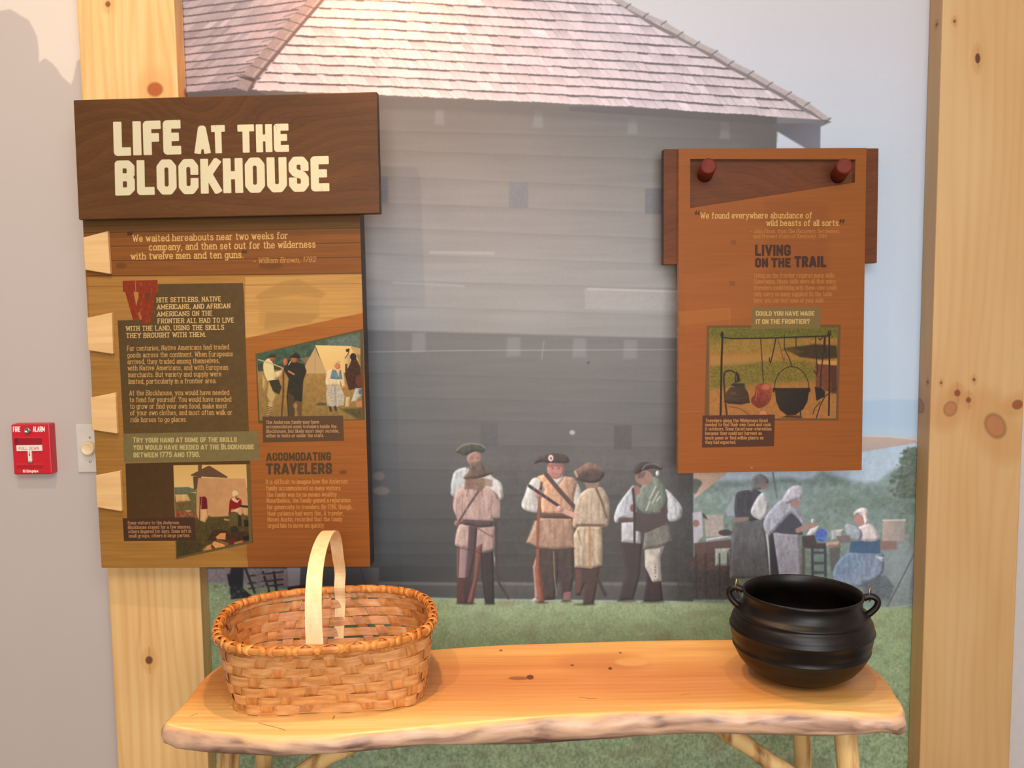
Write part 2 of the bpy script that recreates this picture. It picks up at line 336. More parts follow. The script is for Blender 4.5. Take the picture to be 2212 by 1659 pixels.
def paint_mural():
    def mp(p):
        P = at_y(p[:, 0], p[:, 1], 0.0)
        return np.stack([(P[:, 0] - MX0) * MD, (MZ1 - P[:, 2]) * MD], -1)
    W, H = int((MX1 - MX0) * MD), int((MZ1 - MZ0) * MD)
    cv = Canvas(W, H, mp, 1.02)
    gx, gz = np.meshgrid(MX0 + (np.arange(W) + .5) / MD, MZ1 - (np.arange(H) + .5) / MD)
    G = proj(np.stack([gx, np.zeros_like(gx), gz], -1)); X, Y = G[..., 0], G[..., 1]
    def ramp(v, xs, cs):
        cs = np.array(cs, float) / 255; return np.stack([np.interp(v, xs, cs[:, i]) for i in range(3)], -1)
    # sky
    sky = ramp(Y, [-500, 0, 300, 600, 860, 940, 1000], [(214, 204, 208), (206, 200, 207), (194, 200, 214), (190, 204, 224), (190, 208, 230), (160, 190, 220), (150, 180, 205)])
    cv.a[:] = sky
    cv.a *= (1 + 0.015 * fbm(H, W, 180, 180, 2))[..., None]
    # hills, far trees
    cv.poly([(1480, 872), (1700, 868), (1860, 866), (1930, 862), (2060, 868), (2060, 1100), (1480, 1100)], (174, 200, 228), soft=5)
    cv.poly([(1480, 905), (1900, 920), (2060, 935), (2060, 1330), (1480, 1330)], (180, 204, 228), soft=20)
    cv.zoom(1440, 930, 3.95)
    cv.poly([(220, 560), (420, 440), (600, 430), (760, 420), (1000, 400), (1200, 420), (1330, 350), (1480, 400), (1640, 440), (1800, 430), (2000, 300), (2400, 300), (2400, 1540), (200, 1540)],
            (126, 150, 148), soft=16, sp=True, n=.10, ns=9)
    cv.poly([(220, 760), (600, 640), (1000, 600), (1500, 560), (1900, 560), (2400, 540), (2400, 1540), (200, 1540)], (112, 134, 124), soft=60, n=.10, ns=7)
    for _ in range(420):
        cv.ell(random.uniform(240, 2200), random.uniform(430, 900), random.uniform(10, 40), random.uniform(8, 28),
               random.choice([(104, 130, 118), (128, 154, 150), (116, 142, 128), (140, 160, 165)]), a=.35, soft=4)
    for _ in range(760):   # dark tree at the right
        t = random.random() ** .8; wdt = 50 + 100 * min(1, t * 1.6)
        cv.ell(2085 + random.uniform(-1, 1) * wdt * random.uniform(.5, 1.25), 140 + t * 430, random.uniform(7, 22), random.uniform(6, 18),
               random.choice([(88, 104, 94), (98, 114, 100), (80, 96, 86), (112, 128, 118), (104, 122, 112)]), a=.6, soft=2)
    cv.poly([(1660, 40), (1900, 50), (2130, 68), (2170, 75), (2200, 90), (2000, 125), (1800, 160), (1660, 182)], (196, 172, 160), soft=1.5, grad=((1900, 60), (1900, 160), (182, 166, 162)))
    cv.line([(1660, 46), (1900, 52), (2140, 78)], 9, (214, 206, 200)); cv.ell(2140, 85, 14, 10, (225, 222, 220))
    cv.poly([(225, 330), (540, 340), (400, 450), (240, 575)], (204, 172, 150), soft=2)
    cv.poly([(180, 470), (235, 410), (300, 440), (270, 500), (240, 540)], (92, 104, 100), soft=5, sp=True)
    # smoke haze
    for cx, cy, rx, ry, al in ((1000, 650, 420, 230, .16), (1700, 900, 420, 300, .22), (2000, 1150, 260, 260, .30), (700, 600, 300, 200, .15)):
        for s_ in (1, .75, .5): cv.ell(cx, cy, rx * s_, ry * s_, (168, 188, 205), a=al * .5, soft=30)
    cv.poly([(1900, 1000), (2300, 940), (2300, 1480), (1880, 1500)], (140, 150, 160), a=.6, soft=30)
    cv.zoom()
    # grass
    top = np.interp(X, [300, 470, 800, 1000, 1500, 1800, 2060], [1255, 1258, 1288, 1294, 1300, 1312, 1312])
    gm = np.clip((Y - top) / 6 + 0.5, 0, 1)[..., None]
    g = ramp(Y, [1290, 1330, 1420, 1560, 1750, 2300], [(154, 170, 130), (146, 164, 124), (142, 160, 122), (142, 160, 124), (148, 164, 130), (140, 156, 122)])
    far = np.clip((Y - 1290) / 300, 0.25, 1)
    nz = 0.26 * noise2(H, W, 3.2, 2.4) + 0.24 * noise2(H, W, 7, 5) * far + 0.14 * noise2(H, W, 16, 22)
    nz = nz * far ** .3
    g = g * (1 + 1.0 * nz[..., None])
    hl = np.clip(noise2(H, W, 5.5, 3.4) * 2.6 - 0.62, 0, .8)[..., None]
    g = g * (1 - hl) + np.array([.72, .75, .62]) * hl
    br = np.clip(noise2(H, W, 30, 60) * 1.6 - .25, 0, .3)[..., None]; g = g * (1 - br) + np.array([.50, .46, .36]) * br
    cv.a = cv.a * (1 - gm) + g * gm
    # ---- blockhouse walls
    right = np.where(Y < 738, 1677 - (Y - 260) * .004, 1497.0)
    wallm = (np.clip(right - X + .5, 0, 1) * np.clip((top - 2 - Y) / 3 + .5, 0, 1))
    yn = Y - 0.036 * (X - 1100) * np.clip((1250 - Y) / 700, 0, 1)
    wc = ramp(yn, [150, 225, 290, 380, 480, 600, 690, 718, 724, 780, 860, 980, 1060, 1150, 1240, 1255, 1262, 1300],
              [(94, 87, 84), (96, 89, 86), (106, 99, 96), (119, 113, 111), (129, 124, 124), (138, 135, 136), (138, 136, 137), (134, 132, 133), (104, 102, 102), (104, 103, 103), (99, 99, 99), (92, 92, 94), (82, 83, 85), (74, 76, 78), (69, 71, 74), (69, 71, 74), (86, 87, 89), (82, 81, 80)])
    bl = np.clip((1000 - X) / 230, 0, 1)[..., None] * np.clip((Y - 300) / 300, 0, 1)[..., None]
    wc = wc * (1 - bl * np.array([.07, .02, -.03]))
    rd = np.clip((X - 1350) / 330, 0, 1)[..., None] * np.clip((420 - Y) / 150, 0, 1)[..., None]; wc = wc * (1 - .30 * rd)
    rb = np.clip((X - 1440) / 50, 0, 1)[..., None] * np.clip((Y - 980) / 60, 0, 1)[..., None]; wc = wc * (1 - .25 * rb)
    wc = wc * (1 + (0.045 * fbm(H, W, 10, 160, 3) + .05 * fbm(H, W, 90, 120, 2) + .05 * (noise2(H, W, 1.6, 1.6)))[..., None])
    courses = [(283, 300), (325, 348), (381, 410), (439, 464), (492, 519), (548, 573), (606, 625), (661, 683), (716, 733), (806, 826), (858, 874), (907, 918), (960, 968),
               (1014, 1020), (1068, 1071), (1122, 1122), (1172, 1172), (1199, 1199), (1225, 1226)]
    for i, (a, b) in enumerate(courses):
        yl = a + (b - a) * (X - 800) / 680 + 1.6 * noise2(H, W, 4000, 70)
        d = Y - yl
        st = (.5 + .5 * (noise2(H, W, 4000, 90) + .5)) * (0.09 if a != 716 else .08)
        wc = wc * (1 - st * np.exp(-(d / 1.5) ** 2))[..., None] * (1 + 0.018 * np.exp(-((d + 6) / 4) ** 2))[..., None] * (1 - 0.025 * np.exp(-((d - 5) / 6) ** 2))[..., None]
    wallm = wallm * (Y > np.interp(X, [300, 550, 850, 1350, 1546, 1800, 2060], [180, 190, 202, 225, 239, 258, 277]))
    cv.a = cv.a * (1 - wallm[..., None]) + wc * wallm[..., None]
    def quadw(x0, y0, x1, y1, col, a=.8): cv.poly([(x0, y0), (x1, y0 + 1), (x1, y1 + 1), (x0, y1)], col, a=a, soft=2.2, n=.06, ns=3)
    quadw(800, 381, 839, 438, (92, 98, 110)); quadw(1099, 393, 1141, 449, (104, 104, 110)); quadw(1393, 407, 1440, 462, (92, 92, 98))
    quadw(1038, 913, 1075, 965, (84, 86, 90)); quadw(1326, 918, 1364, 970, (78, 76, 80))
    for x, y0, y1 in ((950, 236, 270), (1163, 240, 276), (1367, 256, 290), (1566, 264, 300)):
        cv.poly([(x - 9, y0), (x + 8, y0), (x + 10, y1), (x - 12, y1)], (124, 124, 130), a=.5, soft=7)
    cv.poly([(800, 207), (1100, 220), (1677, 252), (1677, 292), (1400, 268), (1000, 240), (800, 236)], (84, 76, 74), a=.55, soft=12)
    for x, y in ((905, 745), (1110, 755), (1252, 757), (1362, 760)):
        cv.poly([(x - 14, y - 26), (x + 14, y - 26), (x + 14, y + 14), (x - 16, y + 16)], (138, 140, 146), a=.42, soft=7)
    cv.poly([(1262, 622), (1466, 628), (1466, 672), (1264, 668)], (168, 164, 166), a=.40, soft=3, n=.05); cv.line([(1270, 624), (1466, 630)], 4, (184, 182, 182), a=.6, soft=3)
    cv.line([(930, 545), (1066, 547)], 6, (172, 170, 172), a=.45, soft=4); cv.line([(850, 610), (1000, 618)], 5, (165, 170, 178), a=.4, soft=4)
    cv.line([(798, 760), (1000, 757), (1466, 755)], 1.3, (176, 178, 180), a=.75)          # joint between two drops of the print
    cv.line([(1175, 736), (1170, 776)], 2, (150, 154, 158), a=.6); cv.ell(1271, 783, 3, 3, (70, 70, 72)); cv.ell(1236, 934, 6, 5, (186, 190, 196), a=.8, soft=3)
    cv.ell(818, 1028, 13, 9, (140, 124, 114), a=.5, soft=6); cv.ell(824, 1060, 18, 9, (142, 124, 112), a=.5, soft=6)
    for x0, x1 in ((806, 1000), (1030, 1160), (1240, 1340), (1360, 1497)):
        cv.line([(x0, 1259), (x1, 1261)], 7, (118, 120, 123), a=.7, soft=4)
    cv.poly([(1466, 1020), (1497, 1020), (1497, 1296), (1462, 1296)], (66, 70, 75), a=.7, soft=4, n=.1)
    # ---- shingle roof
    xk = [300, 550, 850, 1350, 1546, 1800, 2060]
    y10 = np.interp(X, xk, [187, 195, 207, 230, 244, 263, 282]); y0_ = np.interp(X, xk, [-20, -9, 2, 32, 45, 63, 82])
    y10 = y10 + 1.4 * noise2(H, W, 4000, 26)
    c = 10 * (Y - y0_) / (y10 - y0_)
    c = c + 0.07 * noise2(H, W, 14, 20)
    row = np.floor(c).astype(int); fr = c - row
    roof = np.zeros((H, W, 3)); tone = np.zeros((H, W)); joint = np.zeros((H, W)); jit = np.zeros((H, W))
    for r_ in range(row.min(), 10):
        m = row == r_
        if not m.any(): continue
        edges = np.cumsum(RNG.uniform(11, 34, 140)) - 100 + RNG.uniform(0, 30)
        tv = RNG.normal(0, 1, 141); jv = RNG.uniform(-.07, .07, 141)
        s_ = X[m] - 0.85 * fr[m] * 20 + r_ * 3
        i = np.searchsorted(edges, s_); tone[m] = tv[np.clip(i, 0, 140)]
        dd = np.abs(s_ - edges[np.clip(i, 0, 139)]); d2 = np.abs(s_ - edges[np.clip(i - 1, 0, 139)])
        joint[m] = np.exp(-(np.minimum(dd, d2) / .9) ** 2) * (0.3 + .7 * (RNG.random(141)[np.clip(i, 0, 140)] > .6)); jit[m] = jv[np.clip(i, 0, 140)]
    base = ramp(X, [500, 900, 1300, 1800], [(216, 194, 196), (214, 193, 198), (212, 193, 201), (208, 192, 199)])
    st = fbm(H, W, 30, 5, 2)
    roof = base * (1 + (.05 * tone * np.clip(1.3 - fr, .4, 1.2) + .05 * st + .05 * (fr - .5) * 1.2)[..., None])
    roof *= (1 - .22 * joint * (fr > .1))[..., None]
    dark = np.clip((0.185 + jit - fr) / .05, 0, 1)
    roof = roof * (1 - dark[..., None] * .94) + np.array([.30, .26, .27]) * dark[..., None] * .94
    roof *= (1 + .05 * np.exp(-((fr - .95) / .05) ** 2))[..., None]
    hipx = np.interp(Y, [-600, 0, 200, 215], [1230, 694, 540, 528])
    redge = np.interp(Y, [-600, 0, 100, 200, 262, 300], [220, 1335, 1497, 1690, 1795, 1850])
    rm = (c < 10 + .12 * jit * 10) * np.clip(X - hipx + .5, 0, 1) * np.clip(redge - X + .5, 0, 1)
    cv.a = cv.a * (1 - rm[..., None]) + roof * rm[..., None]
    # left slope, courses rising to the right
    yl = Y + 0.115 * (X - 407) * np.clip(1.15 - Y / 500, .4, 1.5)
    c2 = (yl - 17) / 16.6 + .08 * noise2(H, W, 12, 18); row2 = np.floor(c2).astype(int); fr2 = c2 - row2
    t2 = np.zeros((H, W)); j2 = np.zeros((H, W))
    for r_ in range(row2.min(), 14):
        m = row2 == r_
        if not m.any(): continue
        e = np.cumsum(RNG.uniform(8, 26, 130)) - 300 + RNG.uniform(0, 20); tv = RNG.normal(0, 1, 131)
        s_ = X[m] + 1.35 * fr2[m] * 16.6; i = np.searchsorted(e, s_)
        t2[m] = tv[np.clip(i, 0, 130)]; j2[m] = np.exp(-(np.abs(s_ - e[np.clip(i, 0, 129)]) / 1.5) ** 2)
    strk = fbm(H, W, 3, 12, 2)
    r2 = C8((168, 150, 156)) * (1 + (.06 * t2 + .06 * strk)[..., None]); hi = (j2 * (t2 > 0))[..., None] * .55; r2 = r2 * (1 - hi) + np.array([.82, .75, .74]) * hi
    d2 = np.clip((.20 - fr2) / .06, 0, 1)[..., None] * .92; r2 = r2 * (1 - d2) + np.array([.28, .24, .26]) * d2
    lm = (Y < np.interp(X, [300, 408, 480, 545, 600], [204, 200, 196, 190, 188])) * np.clip(hipx - X + .5, 0, 1)
    cv.a = cv.a * (1 - lm[..., None]) + r2 * lm[..., None]
    cv.poly([(300, 205), (408, 201), (470, 197), (545, 194), (600, 215), (300, 235)], (84, 74, 76), soft=2)
    # hip caps
    cv.poly([(700, 0), (1230, -600), (1190, -600), (664, 0), (600, 72), (525, 160), (508, 190), (536, 199), (560, 165), (640, 70)], (150, 131, 130), soft=1.5, n=.05)
    cv.line([(1225, -600), (698, 0), (640, 68), (555, 168), (537, 198)], 6, (92, 72, 70), a=.85, soft=2); cv.line([(694, -4), (632, 66), (548, 164)], 2, (200, 178, 170), a=.7)
    caps = [(660, 12), (643, 28), (626, 45), (612, 62), (597, 82), (580, 105), (562, 125), (545, 142), (522, 161), (508, 190)]
    for x, y in caps: cv.line([(x - 2, y), (x + 24, y + 8)], 2.2, (88, 70, 72), a=.85); cv.line([(x - 2, y), (x - 30, y + 9)], 2, (98, 82, 84), a=.7)
    for k in range(12): x = 690 + k * 42; y = -18 - k * 48; cv.line([(x, y), (x + 24, y + 8)], 2.2, (88, 70, 72), a=.85)
    cv.poly([(508, 163), (552, 170), (548, 178), (520, 168)], (74, 58, 60), soft=2)
    # right hip caps
    cv.zoom(1320, 0, 4.424)
    cv.line([(-2600, -1560), (40, 0), (400, 235), (800, 440), (1130, 640), (1330, 745), (1680, 945), (1850, 1050), (2050, 1150)], 34, (118, 106, 108), soft=1.4)
    capz = [(180, 50), (350, 140), (520, 215), (680, 318), (840, 410), (1010, 495), (1165, 595), (1355, 690), (1535, 798), (1715, 890), (1890, 990), (2090, 1140)]
    prev = (20, -40)
    for x, y in [(-150 - 170 * k, -150 - 100 * k) for k in range(13, -1, -1)] + capz:
        cv.poly([(prev[0], prev[1] - 2), (x, y - 6), (x - 42, y + 26), (prev[0] - 30, prev[1] + 34)], (176, 162, 162), soft=1.2, n=.04); cv.line([(x + 6, y - 10), (x - 44, y + 26)], 10, (84, 76, 78), soft=1); prev = (x, y)
    cv.poly([(-400, 1020), (0, 1018), (1000, 1082), (1600, 1120), (2060, 1148), (2105, 1165), (2030, 1200), (1990, 1215), (1500, 1190), (-400, 1060)], (72, 64, 66), a=.72, soft=2)
    cv.poly([(1545, 1180), (2000, 1180), (1995, 1470), (1935, 1470), (1850, 1412), (1600, 1262), (1560, 1250)], (84, 80, 86), soft=1.5, grad=((1700, 1200), (1950, 1420), (108, 108, 122)))
    cv.line([(1600, 1264), (1850, 1412), (1940, 1470)], 9, (110, 112, 150), a=.7)
    cv.poly([(1330, 1180), (1590, 1190), (1585, 1360), (1568, 1360), (1565, 1430), (1330, 1430)], (82, 76, 76), a=.55, soft=6)
    cv.zoom()
    # ---- people in front of the wall
    cv.zoom(940, 930, 3.95)
    P = cv.poly; S = dict(sp=True, soft=1.6, n=.05, ns=3, vol=7, fold=.16)
    V = dict(vol=6)
    # man in white shirt, behind
    P([(140, 430), (170, 345), (262, 312), (420, 330), (500, 400), (562, 445), (577, 520), (556, 590), (300, 600), (150, 560), (134, 500)], (176, 186, 196), grad=((140, 400), (560, 500), (196, 200, 200)), **S)
    cv.ell(335, 240, 66, 62, (160, 124, 118), soft=2, **V); cv.ell(316, 232, 9, 6, (92, 66, 62), a=.7, soft=3); cv.ell(366, 232, 9, 6, (92, 66, 62), a=.7, soft=3); cv.line([(342, 238), (344, 262)], 9, (178, 138, 130), a=.6, soft=3); P([(262, 230), (290, 300), (330, 310), (268, 330)], (96, 84, 82), a=.6, soft=3)
    P([(172, 176), (215, 132), (300, 106), (388, 114), (424, 148), (412, 186), (335, 178), (262, 212), (205, 194)], (74, 76, 70), **S)
    cv.line([(180, 172), (230, 128), (310, 110), (392, 122), (418, 146)], 10, (142, 148, 132), a=.8, sp=True)
    # man seen from behind in a pink-grey hunting shirt
    P([(205, 990), (295, 990), (275, 1255), (188, 1255)], (168, 144, 148), soft=1.6, grad=((200, 1100), (280, 1100), (140, 112, 118)))
    P([(186, 1000), (210, 1000), (200, 1250), (184, 1250)], (120, 84, 78), soft=2, **V)
    P([(396, 1030), (495, 1015), (500, 1240), (505, 1478), (430, 1478), (412, 1300)], (58, 54, 56), soft=2, **V); P([(495, 1000), (514, 1100), (506, 1160)], (160, 176, 170), soft=2, **V)
    P([(188, 1252), (335, 1272), (330, 1400), (318, 1476), (272, 1476), (258, 1476), (186, 1472)], (72, 54, 56), soft=2, **V); P([(190, 1260), (240, 1270), (250, 1460), (190, 1470)], (104, 66, 60), a=.6, soft=3)
    P([(160, 570), (182, 510), (250, 476), (330, 484), (440, 488), (520, 530), (552, 610), (552, 735), (492, 742), (480, 775), (240, 775), (205, 790), (175, 720), (152, 650)], (188, 160, 156), grad=((200, 500), (520, 760), (168, 142, 138)), **S)
    P([(490, 560), (552, 600), (552, 740), (495, 742)], (172, 146, 138), a=.7, soft=4); cv.line([(185, 600), (180, 700), (205, 770)], 8, (140, 116, 112), a=.6)
    P([(192, 830), (240, 795), (492, 810), (506, 900), (502, 1012), (410, 1042), (275, 1008), (182, 985), (170, 940)], (190, 164, 160), grad=((200, 850), (480, 1000), (166, 142, 140)), **S)
    cv.line([(300, 560), (330, 700)], 10, (170, 142, 138), a=.6, soft=3); cv.line([(430, 560), (440, 700)], 14, (204, 180, 172), a=.5, soft=4); cv.line([(420, 910), (430, 1000)], 16, (206, 184, 176), a=.5, soft=4)
    P([(236, 758), (490, 770), (492, 818), (380, 826), (240, 802)], (84, 70, 72), soft=2, **V)
    cv.line([(385, 495), (300, 620), (205, 770), (185, 820)], 18, (92, 72, 70)); cv.ell(185, 790, 22, 26, (150, 116, 104), soft=2, **V)
    P([(288, 815), (362, 812), (345, 1050), (300, 1262), (256, 1262), (276, 1020)], (84, 66, 72), soft=2, **V); P([(345, 1000), (402, 960), (398, 1080), (325, 1478), (270, 1478), (330, 1260)], (122, 78, 72), soft=2, **V)
    cv.line([(360, 830), (440, 880), (520, 920)], 12, (140, 96, 84)); cv.line([(520, 780), (525, 1100), (540, 1290), (625, 1430)], 22, (70, 60, 62), a=.9)
    P([(258, 405), (420, 405), (430, 470), (395, 520), (310, 500), (250, 500)], (132, 104, 92), soft=3, n=.15, ns=2); cv.line([(300, 430), (270, 560)], 6, (110, 84, 76)); cv.line([(390, 440), (405, 560)], 6, (120, 92, 84)); P([(400, 400), (490, 420), (490, 480), (430, 470)], (140, 108, 98), a=.7, soft=3)
    P([(244, 398), (285, 350), (296, 288), (342, 264), (400, 278), (430, 335), (488, 352), (470, 374), (370, 406), (262, 414)], (114, 96, 84), grad=((300, 280), (400, 410), (92, 76, 66)), **S)
    # man facing, tan waistcoat
    P([(868, 1000), (1180, 1000), (1186, 1230), (1150, 1450), (1086, 1455), (1050, 1220), (1020, 1440), (900, 1450), (870, 1300)], (72, 62, 62), soft=2, n=.05, vol=7, fold=.14)
    P([(832, 1160), (872, 1040), (886, 1210), (890, 1420), (850, 1440), (845, 1300)], (170, 130, 130), soft=2, **V); P([(1095, 1380), (1160, 1370), (1150, 1445), (1088, 1450)], (150, 100, 108), soft=3); cv.ell(852, 1445, 22, 20, (190, 184, 180), soft=2, **V)
    P([(800, 450), (850, 400), (925, 430), (930, 560), (892, 690), (800, 688), (745, 660), (738, 610), (765, 545)], (204, 208, 206), grad=((780, 560), (920, 620), (176, 180, 182)), **S)
    P([(1150, 460), (1200, 432), (1245, 530), (1220, 640), (1180, 660)], (198, 202, 202), **S)
    P([(855, 770), (920, 735), (1175, 740), (1196, 1000), (1030, 1012), (885, 1002), (776, 955), (820, 860)], (176, 142, 122), grad=((860, 800), (1150, 980), (160, 128, 112)), soft=1.6, n=.05, vol=7, fold=.16); cv.line([(1015, 760), (1025, 1010)], 6, (132, 100, 88), a=.7); cv.line([(850, 770), (785, 950)], 10, (212, 180, 158), a=.6, soft=3)
    P([(872, 390), (960, 362), (1040, 470), (1105, 388), (1180, 400), (1212, 440), (1185, 560), (1180, 690), (1100, 712), (910, 708), (900, 600), (935, 500)], (226, 172, 138), grad=((930, 560), (1180, 560), (178, 140, 120)), soft=1.6, n=.05, vol=7, fold=.16)
    P([(955, 355), (1090, 370), (1090, 420), (1045, 470), (985, 430)], (206, 210, 212), soft=2, **V); cv.ell(1028, 330, 74, 82, (186, 124, 116), soft=2, **V); P([(960, 280), (1095, 280), (1090, 310), (965, 310)], (120, 80, 76), a=.6, soft=4); cv.ell(1004, 322, 9, 6, (96, 60, 58), a=.8, soft=3); cv.ell(1054, 322, 9, 6, (96, 60, 58), a=.8, soft=3); cv.ell(1030, 392, 44, 20, (176, 118, 112), a=.7, soft=4); cv.line([(1000, 368), (1055, 368)], 8, (150, 88, 84), a=.6, soft=3); cv.line([(1020, 310), (1022, 345)], 10, (206, 146, 134), a=.6, soft=3)
    P([(846, 282), (868, 240), (930, 212), (1010, 194), (1095, 204), (1136, 232), (1138, 272), (1060, 278), (960, 274), (900, 268)], (72, 58, 56), **S); cv.ell(986, 234, 22, 28, (226, 222, 228), soft=1.5); cv.ell(988, 236, 9, 14, (176, 60, 60), soft=1.5); cv.line([(868, 250), (940, 218)], 7, (120, 92, 84), a=.7)
    cv.line([(948, 375), (1060, 510), (1190, 655)], 38, (84, 68, 68), soft=1.5); P([(908, 700), (1185, 712), (1185, 752), (910, 745)], (98, 74, 68), soft=2, **V)
    cv.line([(905, 445), (895, 560), (882, 720), (874, 1000), (872, 1180)], 26, (146, 86, 66), soft=1.4); P([(850, 1160), (892, 1160), (932, 1468), (880, 1468), (858, 1300)], (152, 88, 68), soft=2, **V); cv.line([(905, 440), (900, 500)], 20, (80, 50, 46)); cv.ell(880, 540, 34, 40, (190, 136, 124), soft=2, **V)
    cv.line([(1010, 1030), (1015, 1200), (1035, 1400)], 10, (170, 150, 110), a=.7)
    # man in cream hunting shirt, back turned
    P([(1195, 1150), (1405, 1140), (1385, 1300), (1352, 1480), (1262, 1484), (1275, 1310), (1235, 1410), (1196, 1400)], (78, 60, 58), soft=2, **V); P([(1200, 1180), (1250, 1180), (1240, 1380), (1200, 1380)], (112, 78, 70), a=.7, soft=3); cv.line([(1385, 1260), (1450, 1400)], 30, (66, 58, 60), soft=2)
    P([(1180, 890), (1215, 815), (1420, 815), (1428, 1000), (1425, 1150), (1335, 1176), (1190, 1168)], (192, 176, 152), grad=((1200, 900), (1420, 1100), (172, 156, 136)), soft=1.6, n=.05, vol=7, fold=.16); cv.line([(1318, 820), (1322, 1170)], 24, (170, 132, 92), a=.8, soft=2); cv.line([(1215, 850), (1250, 980)], 12, (120, 104, 92), a=.7); cv.line([(1370, 860), (1380, 1140)], 10, (206, 194, 174), a=.6, soft=3)
    P([(1205, 600), (1255, 525), (1330, 482), (1425, 488), (1482, 600), (1480, 780), (1442, 822), (1250, 812), (1200, 830), (1172, 790)], (194, 176, 156), grad=((1230, 560), (1470, 780), (164, 148, 132)), **S)
    for x0, y0, x1, y1 in ((1240, 620, 1222, 780), (1300, 560, 1290, 780), (1400, 560, 1400, 790)): cv.line([(x0, y0), (x1, y1)], 7, (150, 132, 116), a=.6, soft=2)
    cv.line([(1212, 806), (1440, 806)], 22, (112, 92, 78), soft=1.5); cv.line([(1372, 492), (1420, 600), (1462, 740)], 20, (110, 92, 82))
    cv.line([(1065, 668), (1130, 700), (1200, 728)], 48, (206, 158, 146), soft=2); cv.line([(800, 470), (940, 565), (1082, 662)], 27, (66, 56, 62), soft=1.3); cv.ell(1065, 668, 34, 30, (206, 160, 150), soft=2, **V)
    P([(1262, 420), (1400, 420), (1390, 490), (1290, 490)], (140, 118, 106), soft=4)
    P([(1200, 402), (1290, 340), (1440, 356), (1392, 436), (1280, 440)], (76, 64, 62), **S); P([(1184, 345), (1225, 318), (1282, 280), (1332, 272), (1402, 308), (1442, 352), (1380, 338), (1290, 356), (1215, 402)], (124, 98, 88), **S); cv.line([(1192, 350), (1212, 392)], 16, (200, 178, 160), a=.8, soft=2)
    # white shirt man and green coat man
    P([(1580, 950), (1765, 955), (1745, 1240), (1690, 1440), (1560, 1452), (1632, 1210)], (64, 56, 60), soft=2, **V); P([(1588, 785), (1752, 770), (1752, 962), (1588, 950)], (178, 184, 200), soft=2, n=.05, vol=7, fold=.14)
    P([(1524, 745), (1556, 640), (1640, 520), (1700, 470), (1720, 640), (1700, 760), (1620, 740), (1548, 785)], (182, 192, 208), grad=((1560, 650), (1700, 650), (160, 168, 186)), **S)
    cv.line([(1580, 760), (1690, 760)], 40, (92, 74, 74), a=.8, soft=3)
    P([(1800, 1170), (1858, 1290), (1925, 1280), (1945, 1450), (1860, 1462), (1776, 1456), (1800, 1300)], (58, 48, 54), soft=2, **V); P([(1785, 1000), (1962, 965), (1918, 1085), (1932, 1280), (1852, 1290), (1790, 1160)], (188, 184, 180), soft=2, n=.05, vol=7, fold=.14)
    for y in (1165, 1190, 1215, 1245): cv.ell(1878, y, 5, 6, (90, 84, 88), soft=1)
    P([(1788, 860), (1962, 770), (2002, 830), (2016, 950), (1905, 995), (1770, 1012)], (114, 116, 112), soft=2, n=.05, vol=7, fold=.14)
    P([(1962, 500), (2045, 572), (2106, 660), (2094, 742), (2042, 772), (1990, 764), (1968, 650)], (194, 204, 218), grad=((1980, 560), (2080, 760), (170, 178, 192)), **S)
    P([(1795, 430), (1885, 395), (1962, 500), (1980, 620), (1910, 705), (1800, 708), (1718, 645), (1718, 560)], (122, 138, 130), grad=((1760, 500), (1950, 700), (98, 112, 104)), **S)
    for x0, y0, x1, y1 in ((1880, 480, 1830, 580), (1905, 520, 1850, 620), (1830, 600, 1800, 680), (1920, 560, 1890, 600)): cv.line([(x0, y0), (x1, y1)], 11, (206, 214, 200), a=.8, soft=2)
    P([(1690, 690), (1800, 712), (1900, 706), (1975, 600), (1985, 690), (1962, 800), (1800, 872), (1695, 850)], (76, 68, 70), soft=2.5); cv.ell(1915, 690, 12, 10, (170, 90, 80), soft=2, **V)
    cv.ell(1780, 400, 74, 66, (152, 116, 108), soft=3); cv.ell(1712, 510, 38, 42, (146, 108, 104), soft=3); cv.ell(1688, 660, 26, 34, (120, 86, 84), soft=3); cv.line([(1688, 500), (1700, 640), (1700, 1000)], 20, (62, 54, 58)); P([(1730, 360), (1800, 350), (1780, 400), (1720, 410)], (90, 70, 70), a=.7, soft=4)
    P([(1700, 330), (1756, 272), (1850, 274), (1932, 308), (1922, 334), (1850, 322), (1770, 345), (1712, 372)], (64, 56, 58), **S); cv.line([(1765, 335), (1800, 292), (1870, 284), (1925, 312)], 8, (150, 140, 138), a=.8, sp=True); cv.ell(1896, 364, 16, 24, (206, 208, 212), soft=2, **V)
    L_ = lambda a_, w_, c_, al=.6, so=2.5: cv.line(a_, w_, c_, a=al, soft=so)
    L_([(236, 545), (228, 640), (236, 770)], 9, (120, 98, 96)); L_([(486, 560), (478, 650), (484, 760)], 10, (116, 94, 92)); L_([(262, 600), (280, 740)], 12, (206, 182, 174), .4, 4); L_([(330, 500), (350, 620), (340, 740)], 8, (150, 124, 120), .5); L_([(400, 520), (410, 600)], 8, (148, 122, 118), .5); L_([(180, 560), (168, 680)], 10, (212, 190, 182), .5, 4)
    L_([(225, 840), (212, 975)], 10, (206, 184, 176), .5, 3); L_([(255, 850), (262, 990)], 8, (136, 110, 108), .5); L_([(450, 840), (470, 1000)], 9, (138, 112, 110), .5); L_([(186, 992), (275, 1012), (400, 1046), (500, 1016)], 12, (70, 56, 58), .55, 3); L_([(398, 1050), (404, 1260), (432, 1460)], 12, (36, 32, 36), .7, 3)
    L_([(790, 470), (765, 560), (760, 650)], 10, (232, 234, 230), .6, 3); L_([(850, 460), (830, 560), (850, 660)], 9, (150, 154, 156), .5); L_([(905, 520), (900, 600)], 9, (150, 150, 150), .5)
